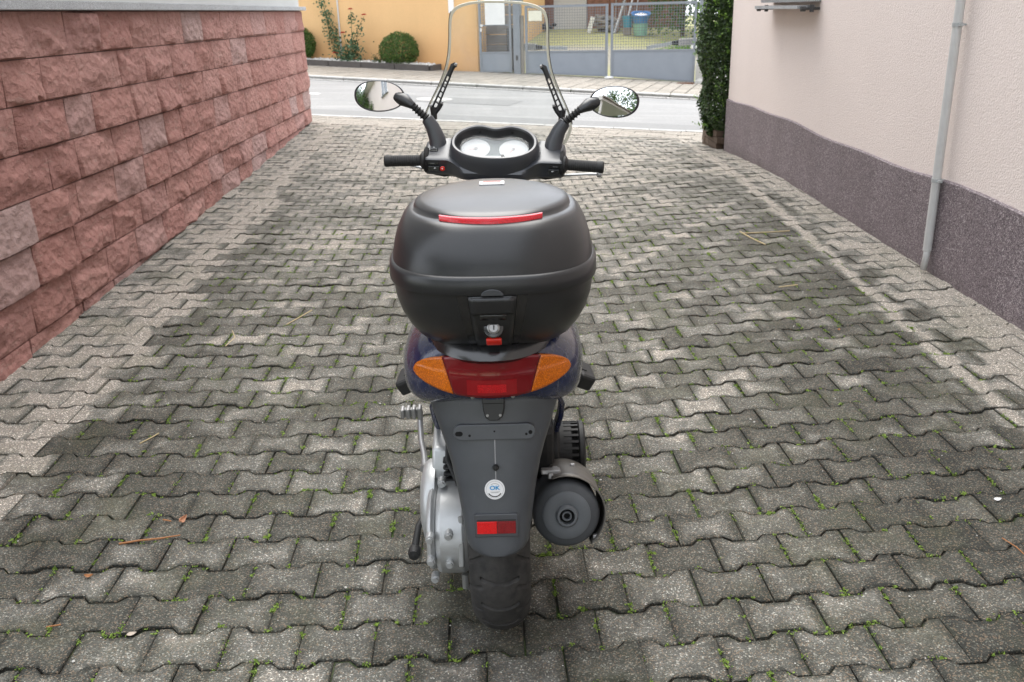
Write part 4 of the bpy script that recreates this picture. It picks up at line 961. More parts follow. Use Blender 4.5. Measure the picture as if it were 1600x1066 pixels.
def text(name, body, size, mat, parent, loc, rot, extr=.0003, align='CENTER', sx=1):
    cu = bpy.data.curves.new(name, 'FONT'); cu.body = body; cu.size = size; cu.extrude = extr; cu.align_x = align; cu.align_y = 'CENTER'; cu.offset = size*.02
    t = bpy.data.objects.new(name, cu); COL.objects.link(t); bpy.context.view_layer.update()
    me = bpy.data.meshes.new_from_object(t.evaluated_get(bpy.context.evaluated_depsgraph_get())); bpy.data.objects.remove(t)
    me.materials.clear(); me.materials.append(mat); o = bpy.data.objects.new(name, me); COL.objects.link(o); o.parent = parent; o.location = loc; o.rotation_euler = rot; o.scale.x = sx; return o
text('sticker_text', 'OK', .0135, M['print_blue'], mg, (-.003, fyb(.540)-.0022, .540), (PI/2-.19, 0, 0), sx=1.15)
for zz, wd in ((.5305, .011), (.5285, .008)): flat([(-.003-wd, zz), (-.003+wd, zz), (-.003+wd, zz+.0008), (-.003-wd, zz+.0008)], .0008, .0016, M['print_grey'], 'sticker_print', mg, bevel=0)
# lower reflector
flat(rrect(-.002, .4545, .050, .0265, .005), -.002, .004, M['trim'], 'reflector_frame', mg, bevel=.002)
flat([(-.045, .4365), (-.0005, .4365), (-.0005, .4645), (-.045, .4645)], .002, .0062, M['reflector'], 'reflector', mg, bevel=.001)
flat([(.0005, .4365), (.042, .4365), (.042, .4645), (.0005, .4645)], .002, .0062, M['reflector_dark'], 'reflector', mg, bevel=.001)
flat([(-.045, .466), (.042, .466), (.042, .4685), (-.045, .4685)], .002, .0055, M['print_black'], 'reflector_lip', mg, bevel=0)

# --- tail bodywork and lamp
S = [(-.318, .085, .765, .872, 2.2, .0), (-.312, .125, .748, .886, 2.2, .02), (-.295, .156, .722, .90, 2.3, .045), (-.265, .180, .695, .908, 2.4, .055), (-.22, .196, .675, .912, 2.4, .06), (-.15, .206, .663, .912, 2.4, .06), (-.05, .208, .655, .91, 2.4, .05), (.1, .206, .64, .905, 2.4, .03), (.3, .195, .60, .87, 2.4, 0), (.55, .165, .56, .80, 2.4, 0), (.72, .12, .55, .74, 2.2, 0)]
mb = MB(); mb.loft([ring_y(y, w_, a_, b_, n, 56, sd) for y, w_, a_, b_, n, sd in S]); body = mb.build('tail_fairing', M['blue'], sc, 60)
def lens_y(x, z): return -.362+2.45*x*x+9*x**4+1.0*(z-.826)**2+.6*min(.004, max(0, z-.838))-.08*max(0, z-.842)
def ztop(x): a = min(1, abs(x)/.169); return .826+.051*(1-a**2.8)**.52
def zbot(x): a = min(1, abs(x)/.169); return .826-.039*(1-a**2.2)**.55
def lens(fx, nu, nv, mat, name, parent, off=0):
    m_ = MB()
    def f(u, v_):
        x = fx(u, v_); z = zbot(x)+(ztop(x)-zbot(x))*v_; return V((x, lens_y(x, z)-off, z))
    m_.grid(f, nu, nv); return m_.build(name, mat, parent, 40, solid=.014)
xs_ = lambda v_: .081+.022*v_
lamp = lens(lambda u, v_: (2*u-1)*xs_(v_), 30, 14, M['lens_red'], 'tail_lamp', sc)
m_ = MB(); m_.grid(lambda u, v_: V(((2*u-1)*.030, lens_y((2*u-1)*.030, .799+.019*v_)-.0016, .799+.019*v_)), 12, 4); m_.build('reflector_shine', M['lens_bright'], lamp, 30)  # bright patch on the lens face, painted shine of the reflector behind
m_ = MB(); m_.grid(lambda u, v_: V(((2*u-1)*.052, lens_y((2*u-1)*.052, .7935+.034*v_)-.0008, .7935+.034*v_)), 16, 4); m_.build('reflector_shine', M['lens_mid'], lamp, 30)  # wider, dimmer step of the painted shine
for sx in (-1, 1): lens(lambda u, v_: sx*(xs_(v_)+.0012+(.1688-xs_(v_)-.0012)*u), 16, 14, M['lens_amber'], 'indicator_lens', lamp)
for sx in (-.043, .043):
    m_ = MB(); m_.lathe([(0, -.005), (.0035, -.004), (.0045, 0), (.0045, .01)], (sx, -.318, .772), 'y', 12); m_.build('screw', M['steel'], body)
# carrier plinth below the top case
mb = MB()
mb.loft([ring_z(.860, .120, -.33, .10, 2.3, 48), ring_z(.866, .138, -.366, .12, 2.3, 48), ring_z(.874, .148, -.374, .13, 2.3, 48), ring_z(.886, .150, -.368, .13, 2.3, 48), ring_z(.905, .150, -.34, .12, 2.4, 48), ring_z(.93, .14, -.26, .1, 2.6, 48)])
mb.build('carrier', M['case_gloss'], sc, 50)
# --- top case
tc = empty('top_case', (0, 0, 0)); tc.parent = sc; tc.location = (.008, 0, 0)
LOW = [(.872, .118, -.255, .03), (.876, .140, -.290, .05), (.885, .157, -.318, .06), (.902, .174, -.345, .07), (.925, .188, -.368, .075), (.955, .2015, -.389, .08), (.985, .2095, -.401, .085), (1.012, .2125, -.407, .085), (1.035, .2125, -.408, .085)]
def lowy(x, z):
    for i in range(len(LOW)-1):
        if LOW[i][0] <= z <= LOW[i+1][0]:
            f = (z-LOW[i][0])/(LOW[i+1][0]-LOW[i][0]); a, yr, yf = [LOW[i][k]+(LOW[i+1][k]-LOW[i][k])*f for k in (1, 2, 3)]
            yc, b = (yr+yf)/2, (yf-yr)/2; return yc-b*(1-min(1, abs(x)/a)**2.9)**(1/2.9)
    return LOW[-1][2]
mb = MB(); mb.loft([ring_z(z, a, yr, yf, 2.9, 96) for z, a, yr, yf in LOW]); shell = mb.build('lower_shell', M['case'], tc, 60)
bandp = [(1.026, .2135, -.408, .087), (1.0265, .2195, -.4155, .092), (1.030, .2205, -.417, .093), (1.056, .2195, -.416, .092), (1.062, .2165, -.412, .09), (1.064, .211, -.405, .086)]
mb = MB(); mb.loft([ring_z(z, a, yr, yf, 2.9, 96) for z, a, yr, yf in bandp]); mb.build('rim_band', M['case'], tc, 60)
LID = [(1.060, .2125, -.407, .087, 2.9), (1.075, .2115, -.405, .086, 2.85), (1.10, .2070, -.397, .083, 2.8), (1.122, .2005, -.386, .078, 2.7), (1.140, .1915, -.373, .072, 2.6), (1.150, .184, -.363, .067, 2.5), (1.1555, .1775, -.355, .062, 2.4), (1.157, .172, -.350, .058, 2.25), (1.1575, .168, -.346, .056, 2.15), (1.1645, .1655, -.343, .055, 2.1), (1.168, .163, -.339, .053, 2.1), (1.1725, .150, -.318, .044, 2.1), (1.178, .12, -.28, .025, 2.1), (1.182, .08, -.23, -.01, 2.1), (1.184, .03, -.17, -.09, 2.1)]
mb = MB(); mb.loft([ring_z(z-.002, a, yr, yf, n, 120) for z, a, yr, yf, n in LID]); mb.build('lid', M['case'], tc, 60)
# lid reflector set in the step
def lidy(x, yr, yf, a, n): yc, b = (yr+yf)/2, (yf-yr)/2; return yc-b*(1-min(1, abs(x)/a)**n)**(1/n)
mb = MB(); prof = [(-.0, .0), (-.0065, -.001), (-.0085, -.004), (-.0085, -.016), (-.006, -.019), (.004, -.019)]; rr = []
for k in range(33):
    x = -.1025+.205*k/32; y = lidy(x, -.347, .056, .168, 2.15); e = 1-max(0, abs(k-16)/16-.94)*6
    rr.append([V((x, y+dy*1.0, 1.1655+dz*e-.0005)) for dy, dz in prof])
mb.loft(rr); mb.build('reflector_strip', M['reflector_box'], tc, 35)
m_ = MB(); m_.grid(lambda u, v_: V((-.026+.052*u, .02+.022*v_, 1.1735-.002*v_)), 4, 2)
m_ = MB(); m_.box((.0, -.075, 1.1832), (.056, .036, .003)); m_.build('badge', M['sticker'], tc, 0, bevel=.0015)
m_ = MB(); m_.box((.0, -.068, 1.1850), (.040, .008, .001)); m_.build('badge_print', M['print_red'], tc, 0)
# lock panel on the lower shell
def onshell(pts_fn, off, nu, nv, name, mat, solid=.004, parent=None):
    m_ = MB()
    def f(u, v_):
        x, z = pts_fn(u, v_); return V((x, lowy(x, z)-off, z))
    m_.grid(f, nu, nv); return m_.build(name, mat, parent or tc, 40, solid=solid)
lp = onshell(lambda u, v_: ((2*u-1)*(.034+.013*v_), .888+.136*v_), .007, 8, 12, 'lock_panel', M['case'], .008)
for sx in (-1, 1): onshell(lambda u, v_: (sx*(.036+.013*v_+(.012+.009*v_)*u), .892+.132*v_), .0012, 4, 10, 'panel_groove', M['case_gloss'], 0)
onshell(lambda u, v_: ((2*u-1)*.042, .985+.036*v_), .0105, 8, 5, 'latch_flap', M['case'], .005)
onshell(lambda u, v_: ((2*u-1)*.026, .9725+.0125*v_), .0085, 6, 2, 'latch_lip', M['case_gloss'], .003)
m_ = MB(); c = V((.0, lowy(0, .953)-.007, .953)); T = Matrix.Translation(c) @ Matrix.Rotation(-.42, 4, 'X')
m_.lathe([(.020, .0), (.0195, -.003), (.017, -.004)], (0, 0, 0), 'y', 32); m_.xf(T); m_.build('lock_surround', M['case_gloss'], tc)
m_ = MB(); m_.lathe([(.0125, 0), (.0125, -.006), (.010, -.008), (.0085, -.0065), (0, -.0065)], (0, 0, 0), 'y', 28); m_.xf(T); lk = m_.build('lock', M['steel'], tc)
m_ = MB(); m_.box((.0008, -.0072, 0), (.0022, .0012, .009)); m_.xf(T); m_.build('keyhole', M['hole'], tc, 0)
bt_ = onshell(lambda u, v_: ((2*u-1)*.0155, .914+.0165*v_), .013, 6, 4, 'release_button', M['button'], .008)
q_ = bt_.modifiers.new('bevel', 'BEVEL'); q_.width = .003; q_.segments = 2; q_.limit_method = 'ANGLE'
m_ = MB(); m_.prism([(.022*math.cos(PI*k/14), 1.0265+.013*math.sin(PI*k/14)) for k in range(15)], lambda a, b, d: V((a, -.4165-d, b)), 0, .003); m_.build('thumb_notch', M['trim'], tc, 0, bevel=.001)

# --- engine, left side
M_E = MB()
def yprof(pts, x0, x1, mat, name, bev=.006, parent=None):
    m_ = MB(); m_.prism(pts, lambda a, b, d: V((d, a, b)), x0, x1); return m_.build(name, mat, parent or sc, 35, bevel=bev)
def arc(cy, cz_, r, a0, a1, n=14): return [(cy+r*math.cos(a0+(a1-a0)*k/n), cz_+r*math.sin(a0+(a1-a0)*k/n)) for k in range(n+1)]
case_ = yprof(arc(.0, .255, .112, math.radians(85), math.radians(275), 26)+[(.30, .15), (.62, .17), (.68, .25), (.62, .35), (.30, .36)], -.165, -.082, M['alu'], 'transmission_case', .014)
yprof(arc(.0, .262, .108, math.radians(110), math.radians(280))+[(.26, .17), (.5, .2), (.52, .32), (.26, .385)], -.186, -.165, M['alu'], 'transmission_cover', .012, case_)
m_ = MB(); m_.lathe([(.115, -.17), (.115, -.19), (.105, -.203), (.07, -.212), (0, -.214)], (0, .10, .285), 'x', 40); m_.build('clutch_cover', M['alu'], case_)
yprof(arc(-.02, .255, .07, math.radians(90), math.radians(270))+[(.10, .185), (.10, .325)], -.118, -.084, M['alu_dark'], 'gear_cover', .008, case_)
yprof([(-.135, .225), (-.115, .215), (-.05, .30), (-.05, .335), (-.08, .34)], -.105, -.090, M['alu_dark'], 'cast_rib', .004, case_)
m_ = MB()
for (y, z, x) in ((-.118, .30, -.175), (-.118, .235, -.175), (-.09, .165, -.17), (-.112, .305, -.128), (-.115, .225, -.128), (.02, .382, -.15)):
    m_.lathe([(.011, .02), (.011, -.004), (.0075, -.0045), (.0075, -.011), (0, -.011)], (x, y, z), 'y', 12)
m_.build('bolt', M['alu'], case_)
m_ = MB(); m_.box((-.115, .21, .372), (.045, .22, .12)); m_.build('fin_block', M['alu_dark'], case_, 0, bevel=.006)
for k in range(6):
    m_ = MB(); m_.box((-.128, .085, .421-.0185*k), (.040, .05, .0085)); m_.build('cooling_fin', M['rubber'], case_, 0, bevel=.004)
yprof([(.075, .30), (.36, .30), (.36, .47), (.20, .465), (.10, .445), (.075, .40)], -.178, -.135, M['alu'], 'case_ridge', .008, case_)
m_ = MB(); m_.tube([(-.165, .05, .145), (-.135, .03, .135), (-.095, .02, .135)], .010, 8); m_.tube([(-.095, -.05, .15), (-.095, -.05, .11), (-.075, -.04, .10), (-.05, -.04, .11)], .009, 8); m_.build('stand_bracket', M['alu_dark'], sc)
# stand tang (black) and folded kick lever
m_ = MB(); m_.tube([(-.175, .14, .235), (-.206, .10, .245), (-.222, .05, .235), (-.228, .02, .205), (-.230, -.005, .19)], [.011, .010, .009, .010, .012], 10)
m_.lathe([(0, -.026), (.014, -.024), (.0175, -.012), (.016, .008), (.010, .016)], (-.230, .0, .192), 'y', 14); m_.build('stand_foot_lever', M['rubber'], sc)
kk = MB(); kk.tube([(-.208, .18, .345), (-.212, .21, .37), (-.222, .25, .395), (-.226, .29, .43), (-.226, .31, .46)], [.011, .0085, .008, .008, .008], 10); kk.lathe([(0, .03), (.014, .03), (.014, -.01), (0, -.01)], (-.208, .18, .345), 'y', 14); kl = kk.build('kick_lever', M['steel'], sc)
for k in range(4):
    m_ = MB(); m_.box((-.226-.0165*k, .30, .462), (.012, .030, .040-.003*k), Euler((.1, 0, 0)).to_matrix()); m_.build('pedal_rib', M['steel'], kl, 0, bevel=.005)
m_ = MB(); m_.box((-.247, .305, .46), (.055, .02, .026)); m_.build('pedal_core', M['alu_dark'], kl, 0, bevel=.005)
# blue side struts and passenger foot pegs
for sx in (-1, 1):
    m_ = MB(); m_.loft([[V((sx*x_, y_, z_)) for x_, y_ in ((a, b), (a+.014, b), (a+.014, b+.06), (a, b+.06))] for a, b, z_ in ((.155, .10, .69), (.150, .10, .60), (.168, .13, .55), (.165, .16, .50), (.148, .22, .40), (.14, .26, .34))]); m_.build('side_strut', M['blue'], sc, 0, bevel=.004)
    m_ = MB(); m_.tube([(sx*.155, .02, .645), (sx*.18, .04, .65), (sx*.205, .06, .655)], [.026, .022, .02], 8); pg = m_.build('peg_arm', M['rubber'], sc)
    m_ = MB(); m_.box((sx*.222, .05, .665), (.044, .075, .042), Euler((.25, sx*.45, sx*.25)).to_matrix()); m_.build('passenger_peg', M['rubber'], pg, 0, bevel=.008)
    for k in range(4):
        m_ = MB(); m_.box((sx*(.215+.0), .035+.016*k, .689), (.034, .006, .006), Euler((.25, sx*.45, sx*.25)).to_matrix()); m_.build('peg_rib', M['rubber'], pg, 0)
# --- exhaust
mc = V((.1695, -.10, .352)); ex = MB()
ex.lathe([(.078, .34), (.085, .06), (.0845, .012), (.081, .002), (.074, -.005), (.060, -.010)], (mc.x, mc.y, mc.z), 'y', 56, caps=False); ex.lathe([(0, .36), (.05, .36), (.078, .34)], mc, 'y', 56, caps=False)
sil = ex.build('silencer', M['exhaust'], sc, 50); sil.matrix_local = Matrix.Translation(mc) @ Matrix.Rotation(math.radians(-17), 4, 'X') @ Matrix.Translation(-mc)
m_ = MB(); m_.lathe([(.0605, -.004), (.060, -.013), (.057, -.0155), (.030, -.019), (.028, -.018), (.027, -.026), (.024, -.030), (.019, -.030), (.018, -.010)], mc, 'y', 48, caps=False); m_.build('end_cap', M['exhaust2'], sil, 35)
m_ = MB(); m_.lathe([(.019, -.012), (.0, -.010)], mc, 'y', 28, caps=False); m_.build('outlet', M['hole'], sil)
m_ = MB(); m_.lathe([(.012, -.012), (.012, -.024), (.0085, -.024), (.008, -.012)], mc, 'y', 20, caps=False); m_.build('tailpipe', M['exhaust2'], sil)
m_ = MB(); A0, A1 = math.radians(112), math.radians(-52)
m_.grid(lambda u, v_: V((mc.x+.098*math.cos(A0+(A1-A0)*u)+.001, mc.y-.004+.24*v_, mc.z+.098*math.sin(A0+(A1-A0)*u))), 40, 6); hsd = m_.build('heat_shield', M['shield'], sil, 50, solid=.003)
m_ = MB(); m_.grid(lambda u, v_: V((mc.x+.094*math.cos(A0+(A1-A0)*u)+.001, mc.y+.03+.2*v_, mc.z+.094*math.sin(A0+(A1-A0)*u))), 30, 2); m_.build('shield_gap_shade', M['rubber'], sil, 50)  # black sheet stands in for the shade under the heat shield
for k, (an, dy) in enumerate(((1.95, .03), (1.8, .10), (1.3, .14), (-.72, .02))):
    m_ = MB(); c = V((mc.x+.098*math.cos(an), mc.y+dy, mc.z+.098*math.sin(an))); m_.box(c, (.014, .014, .014)); m_.build('shield_bolt', M['steel'], sil, 0, bevel=.003)
m_ = MB(); m_.box((mc.x-.035, mc.y+.06, mc.z+.098), (.05, .04, .012)); m_.build('silencer_bracket', M['steel'], sil, 0, bevel=.003)
# --- fan cover, right side
fc = V((-.002, .24, .362)); m_ = MB(); m_.lathe([(.05, .09), (.078, .10), (.085, .125), (.085, .165), (.078, .172), (.078, .205), (.06, .205)], fc, 'x', 40); fn_ = m_.build('fan_cover', M['rubber'], sc, 40)
m_ = MB(); m_.lathe([(.068, .17), (.069, .195), (.069, .2235), (.0, .2235)], fc, 'x', 40); m_.build('fan_core', M['hole'], fn_, 40)
for k in range(26):
    a = 2*PI*k/26; m_ = MB(); c = V((.222, fc.y+.076*math.cos(a), fc.z+.076*math.sin(a))); m_.box((0, 0, 0), (.040, .007, .007)); m_.xf(Matrix.Translation(c-V((.02, 0, 0))) @ Matrix.Rotation(a, 4, 'X')); m_.build('vent_bar', M['rubber'], fn_, 0)
m_ = MB(); m_.lathe([(.0, .222), (.074, .222), (.081, .228), (.081, .238), (.074, .243), (.0, .243)], fc, 'x', 40); m_.build('vent_ring', M['rubber'], fn_, 40)
m_ = MB(); m_.box((.12, .20, .42), (.06, .22, .16)); m_.build('air_box', M['rubber'], sc, 0, bevel=.02)
m_ = MB(); m_.box((.075, .14, .33), (.03, .16, .20)); m_.build('swing_arm', M['alu_dark'], sc, 0, bevel=.012)
yprof([(.12, .16), (.66, .15), (.72, .3), (.60, .50), (.14, .48)], -.08, .088, M['rubber'], 'belly_shade_block', .02)  # block added inside the belly to deepen the shade underneath
for pts_ in ([(-.13, .12, .40), (-.155, .20, .50), (-.12, .28, .58)], [(.10, .05, .44), (.13, .12, .52), (.11, .2, .60)], [(-.10, .02, .36), (-.135, .06, .43), (-.13, .14, .52), (-.10, .2, .6)]):
    m_ = MB(); m_.tube(pts_, .0065, 8); m_.build('hose', M['rubber'], sc)
# --- seat, floor, front end (mostly hidden behind the case)
mb = MB(); mb.loft([ring_y(y, w_, a_, b_, 3, 40) for y, w_, a_, b_ in ((.06, .12, .83, .88), (.10, .15, .80, .93), (.3, .155, .78, .93), (.42, .15, .76, .87), (.6, .145, .72, .82), (.78, .12, .70, .80), (.86, .08, .69, .76))]); mb.build('seat', M['seat'], sc, 50)
mb = MB(); mb.loft([ring_y(y, w_, a_, b_, 3, 40) for y, w_, a_, b_ in ((.5, .14, .26, .70), (.66, .16, .26, .66), (.74, .17, .26, .42), (.95, .19, .26, .40), (1.08, .20, .26, .46))]); mb.build('floorboard', M['trim'], sc, 50)
mb = MB(); mb.loft([ring_y(1.06+.09*s_, w_, a_, b_, 2.6, 40) for s_, w_, a_, b_ in ((0, .17, .30, .92), (.3, .195, .32, .96), (1, .20, .36, .95), (2, .18, .45, .93), (3.4, .12, .55, .88), (4.6, .06, .62, .80))]); mb.build('front_fairing', M['blue'], sc, 50)
mb = MB(); mb.loft([ring_y(y, w_, a_, b_, 2.4, 24) for y, w_, a_, b_ in ((1.22, .05, .34, .46), (1.32, .072, .42, .53), (1.47, .075, .46, .55), (1.62, .07, .40, .52), (1.70, .04, .34, .44))]); mb.build('front_mudguard', M['blue'], sc, 50)
m_ = MB()
for sx in (-.07, .07): m_.tube([(sx, 1.45, .26), (sx, 1.30, .60)], .02, 10)
m_.build('fork', M['alu_dark'], sc)

# --- handlebar group: turned a little to the right about the raked steering axis
AX = V((0, -math.sin(math.radians(27)), math.cos(math.radians(27)))); PV = V((0, 1.16, 1.0))
STEER = Matrix.Translation(PV) @ Matrix.Rotation(math.radians(-5.2), 4, AX) @ Matrix.Translation(-PV)
hb_ = empty('handlebar', (0, 0, 0)); hb_.parent = sc; hb_.matrix_local = STEER
# cover: sections along x (rear-facing polygon in y,z)
def csec(x):
    a = abs(x); e = ss((a-.095)/.07)              # 0 in the middle, 1 at the ends
    top = 1.055*(1-e)+(1.112-.12*max(0, a-.165))*e; yt0 = 1.235*(1-e)+1.175*e       # front top
    ys = 1.062*(1-e)+1.070*e; zs = 1.030*(1-e)+1.060*e         # rear shoulder (edge between the light top and the dark lower face)
    yb = 1.060*(1-e)+1.075*e; zb = .985*(1-e)+1.000*e          # lower rear edge
    dip = -.004*e
    return [V((x, yt0+.03, top-.05)), V((x, yt0+.02, top-.012)), V((x, yt0, top+.002)), V((x, (yt0+ys)/2, (top+zs)/2+.006)), V((x, ys+.02, zs+.006)), V((x, ys+.004, zs)), V((x, ys-.003, zs-.008)), V((x, yb-.006+.02*e, (zs+zb)/2+.004)), V((x, yb+.004+.015*e, zb+.010+dip)), V((x, yb+.016+.015*e, zb+dip)), V((x, yb+.06, zb-.004+dip)), V((x, yt0, zb+.0))]
mb = MB(); secs = [csec(-.235+.47*k/48) for k in range(49)]
def shrink(sec, f, dx):
    c = sum(sec, V())/len(sec); return [V((q.x+dx, c.y+(q.y-c.y)*f, c.z+(q.z-c.z)*f)) for q in sec]
secs = [shrink(secs[0], .6, -.014), shrink(secs[0], .88, -.009)]+secs+[shrink(secs[-1], .88, .009), shrink(secs[-1], .6, .014)]
mb.loft(secs); cov = mb.build('handlebar_cover', M['trim'], hb_, 42)
# instrument hood: two lobes with a dip between them, on a plane tilted towards the rider
TILT = math.radians(33); O_ = V((0, 1.105, 1.106)); EU = V((0, math.cos(TILT), math.sin(TILT))); EN = V((0, -math.sin(TILT), math.cos(TILT)))
def bean(t, grow=0):                      # outline angle t -> (x, s)
    c, s_ = math.cos(t), math.sin(t); x = .121*sgnpow(c, .92)
    s0 = .072*sgnpow(s_, .86) if s_ > 0 else .058*sgnpow(s_, .95)
    if s_ > 0: s0 *= 1-.30*math.exp(-(x/.038)**2)
    n_ = V((c, s_*1.2)).normalized() if False else None
    L_ = math.hypot(c/.12, s_/.065); return x+grow*(c/.12)/L_, s0+grow*(s_/.065)/L_
NB_ = 72
def bring(grow, h): return [O_+V((x, 0, 0))+EU*s_+EN*h for x, s_ in (bean(2*PI*k/NB_, grow) for k in range(NB_))]
mb = MB(); mb.loft([bring(.040, -.055), bring(.036, -.018), bring(.031, .004), bring(.025, .011), bring(.018, .010), bring(.0145, .004)], cap0=False, cap1=False); mb.build('instrument_hood', M['trim'], cov, 50)
mb = MB(); mb.loft([bring(.0147, .0035), bring(.008, -.012), bring(-.001, -.026)], cap0=False, cap1=False); mb.build('hood_lining', M['case'], cov, 50)
mb = MB(); mb.add(bring(.0, -.026), [tuple(range(NB_))]); ins = mb.build('instrument_panel', M['dial_base'], cov, 0)
def idisc(cx, cs, r, h, mat, name, r0=0, a0=0, a1=2*PI, n=36, el=1.0, par=None):
    m_ = MB(); m_.grid(lambda u, v_: O_+V((cx+(r0+(r-r0)*v_)*math.cos(a0+(a1-a0)*u), 0, 0))+EU*(cs+el*(r0+(r-r0)*v_)*math.sin(a0+(a1-a0)*u))+EN*h, n, 1); return m_.build(name, mat, par or ins, 0)
for cx in (-.066, .066):
    idisc(cx, .003, .050, -.0245, M['dial'], 'dial', el=.98)
    for k in range(25):
        a = math.radians(215-250*k/24); m_ = MB(); r1 = .046; r0 = .041 if k % 3 == 0 else .0435
        e1 = O_+V((cx+r0*math.cos(a), 0, 0))+EU*(.003+r0*math.sin(a))-EN*.0235; e2 = O_+V((cx+r1*math.cos(a), 0, 0))+EU*(.003+r1*math.sin(a))-EN*.0235; w_ = V((-math.sin(a), 0, 0))*.0006+EU*math.cos(a)*.0006
        m_.add([e1-w_, e1+w_, e2+w_, e2-w_], [(0,1,2,3)]); m_.build('tick', M['print_grey'], ins, 0)
    a = math.radians(200 if cx < 0 else 235); m_ = MB(); c0 = O_+V((cx, 0, 0))+EU*.003-EN*.0225; dv = V((math.cos(a), 0, 0))+EU*math.sin(a); wv_ = V((-math.sin(a), 0, 0))+EU*math.cos(a)
    m_.add([c0-dv*.008-wv_*.0012, c0-dv*.008+wv_*.0012, c0+dv*.030+wv_*.0004, c0+dv*.030-wv_*.0004], [(0,1,2,3)]); m_.build('needle', M['print_red'], ins, 0); idisc(cx, .003, .006, -.022, M['print_grey'], 'needle_hub')
m_ = MB(); m_.grid(lambda u, v_: O_+V((-.07+.14*u, 0, 0))+EU*(-.054+.022*v_)-EN*.0242, 4, 2); m_.build('dial_strip', M['dial'], ins, 0)
m_ = MB(); m_.grid(lambda u, v_: O_+V((-.022+.028*u, 0, 0))+EU*(-.050+.009*v_)-EN*.0236, 4, 2); m_.build('clock_display', M['print_grey'], ins, 0)
m_ = MB(); m_.grid(lambda u, v_: O_+V((.0255+.011*u, 0, 0))+EU*(-.050+.022*v_)-EN*.020, 2, 2); m_.build('reset_button', M['print_black'], ins, 0, solid=.006)
for cx in (-.058, .058):
    m_ = MB(); m_.lathe([(.0048, .004), (.0048, -.001), (.003, -.002), (0, -.002)], (0, 0, 0), 'y', 14); m_.xf(Matrix.Translation(O_+V((cx, 0, 0))+EU*.074-EN*.008) @ Matrix.Rotation(-.4, 4, 'X')); m_.build('hood_screw', M['hole'], cov)
mb = MB(); mb.add(bring(-.0005, -.012), [tuple(range(NB_))]); mb.build('instrument_glass', M['plexi'], cov, 0, solid=.001)
# emblem print on the lower face
for k in range(2):
    m_ = MB(); m_.box((-.006+.012*k, 1.0535, 1.036), (.006, .002, .007)); m_.build('emblem', M['print_grey'], cov, 0)
m_ = MB(); m_.box((0, 1.0535, 1.0275), (.03, .002, .003)); m_.build('emblem', M['print_grey'], cov, 0)
# switches
def sw(x, y, z, d, mat, name, rx=0, bev=.0015): m_ = MB(); m_.box((0, 0, 0), d, Euler((rx, 0, 0)).to_matrix()); return m_.build(name, mat, cov, 0, loc=(x, y, z), bevel=bev)
for sx in (-1, 1):
    yy = 1.087
    sw(sx*.212, yy, 1.044, (.036, .012, .021), M['case_gloss'], 'switch', 0); sw(sx*.209, yy, 1.020, (.040, .012, .017), M['case_gloss'], 'switch', 0)
    for dx in (-.008, .006): sw(sx*.212+dx, yy-.0066, 1.051, (.004, .001, .0024), M['sticker'], 'switch_mark', 0, 0)
    sw(sx*.214, yy-.0066, 1.0385, (.016, .001, .0014), M['print_grey'], 'switch_mark', 0, 0); sw(sx*.205, yy-.0066, 1.022, (.006, .001, .003), M['sticker'], 'switch_mark', 0, 0)
sw(-.212, 1.118, 1.082, (.029, .030, .006), M['case_gloss'], 'rocker_switch', .30); sw(-.212, 1.112, 1.085, (.023, .013, .006), M['trim'], 'rocker_key', .30); sw(-.212, 1.127, 1.0875, (.023, .011, .006), M['trim'], 'rocker_key', .30)
for yy in (1.111, 1.126): sw(-.212, yy, 1.0895 if yy < 1.12 else 1.092, (.007, .003, .0012), M['sticker'], 'switch_mark', .3, 0)
m_ = MB(); m_.lathe([(.0085, .004), (.0085, -.003), (.006, -.005), (0, -.005)], (-.178, 1.081, 1.0215), 'y', 20); m_.build('hazard_button', M['button'], cov)
sw(-.178, 1.0755, 1.0215, (.004, .001, .004), M['sticker'], 'switch_mark', 0, 0)
sk = sw(.166, 1.130, 1.0895, (.024, .030, .0016), M['sticker'], 'cover_sticker', .36, .0005); sw(.166, 1.134, 1.0915, (.016, .012, .0012), M['print_grey'], 'sticker_print', .36, 0)
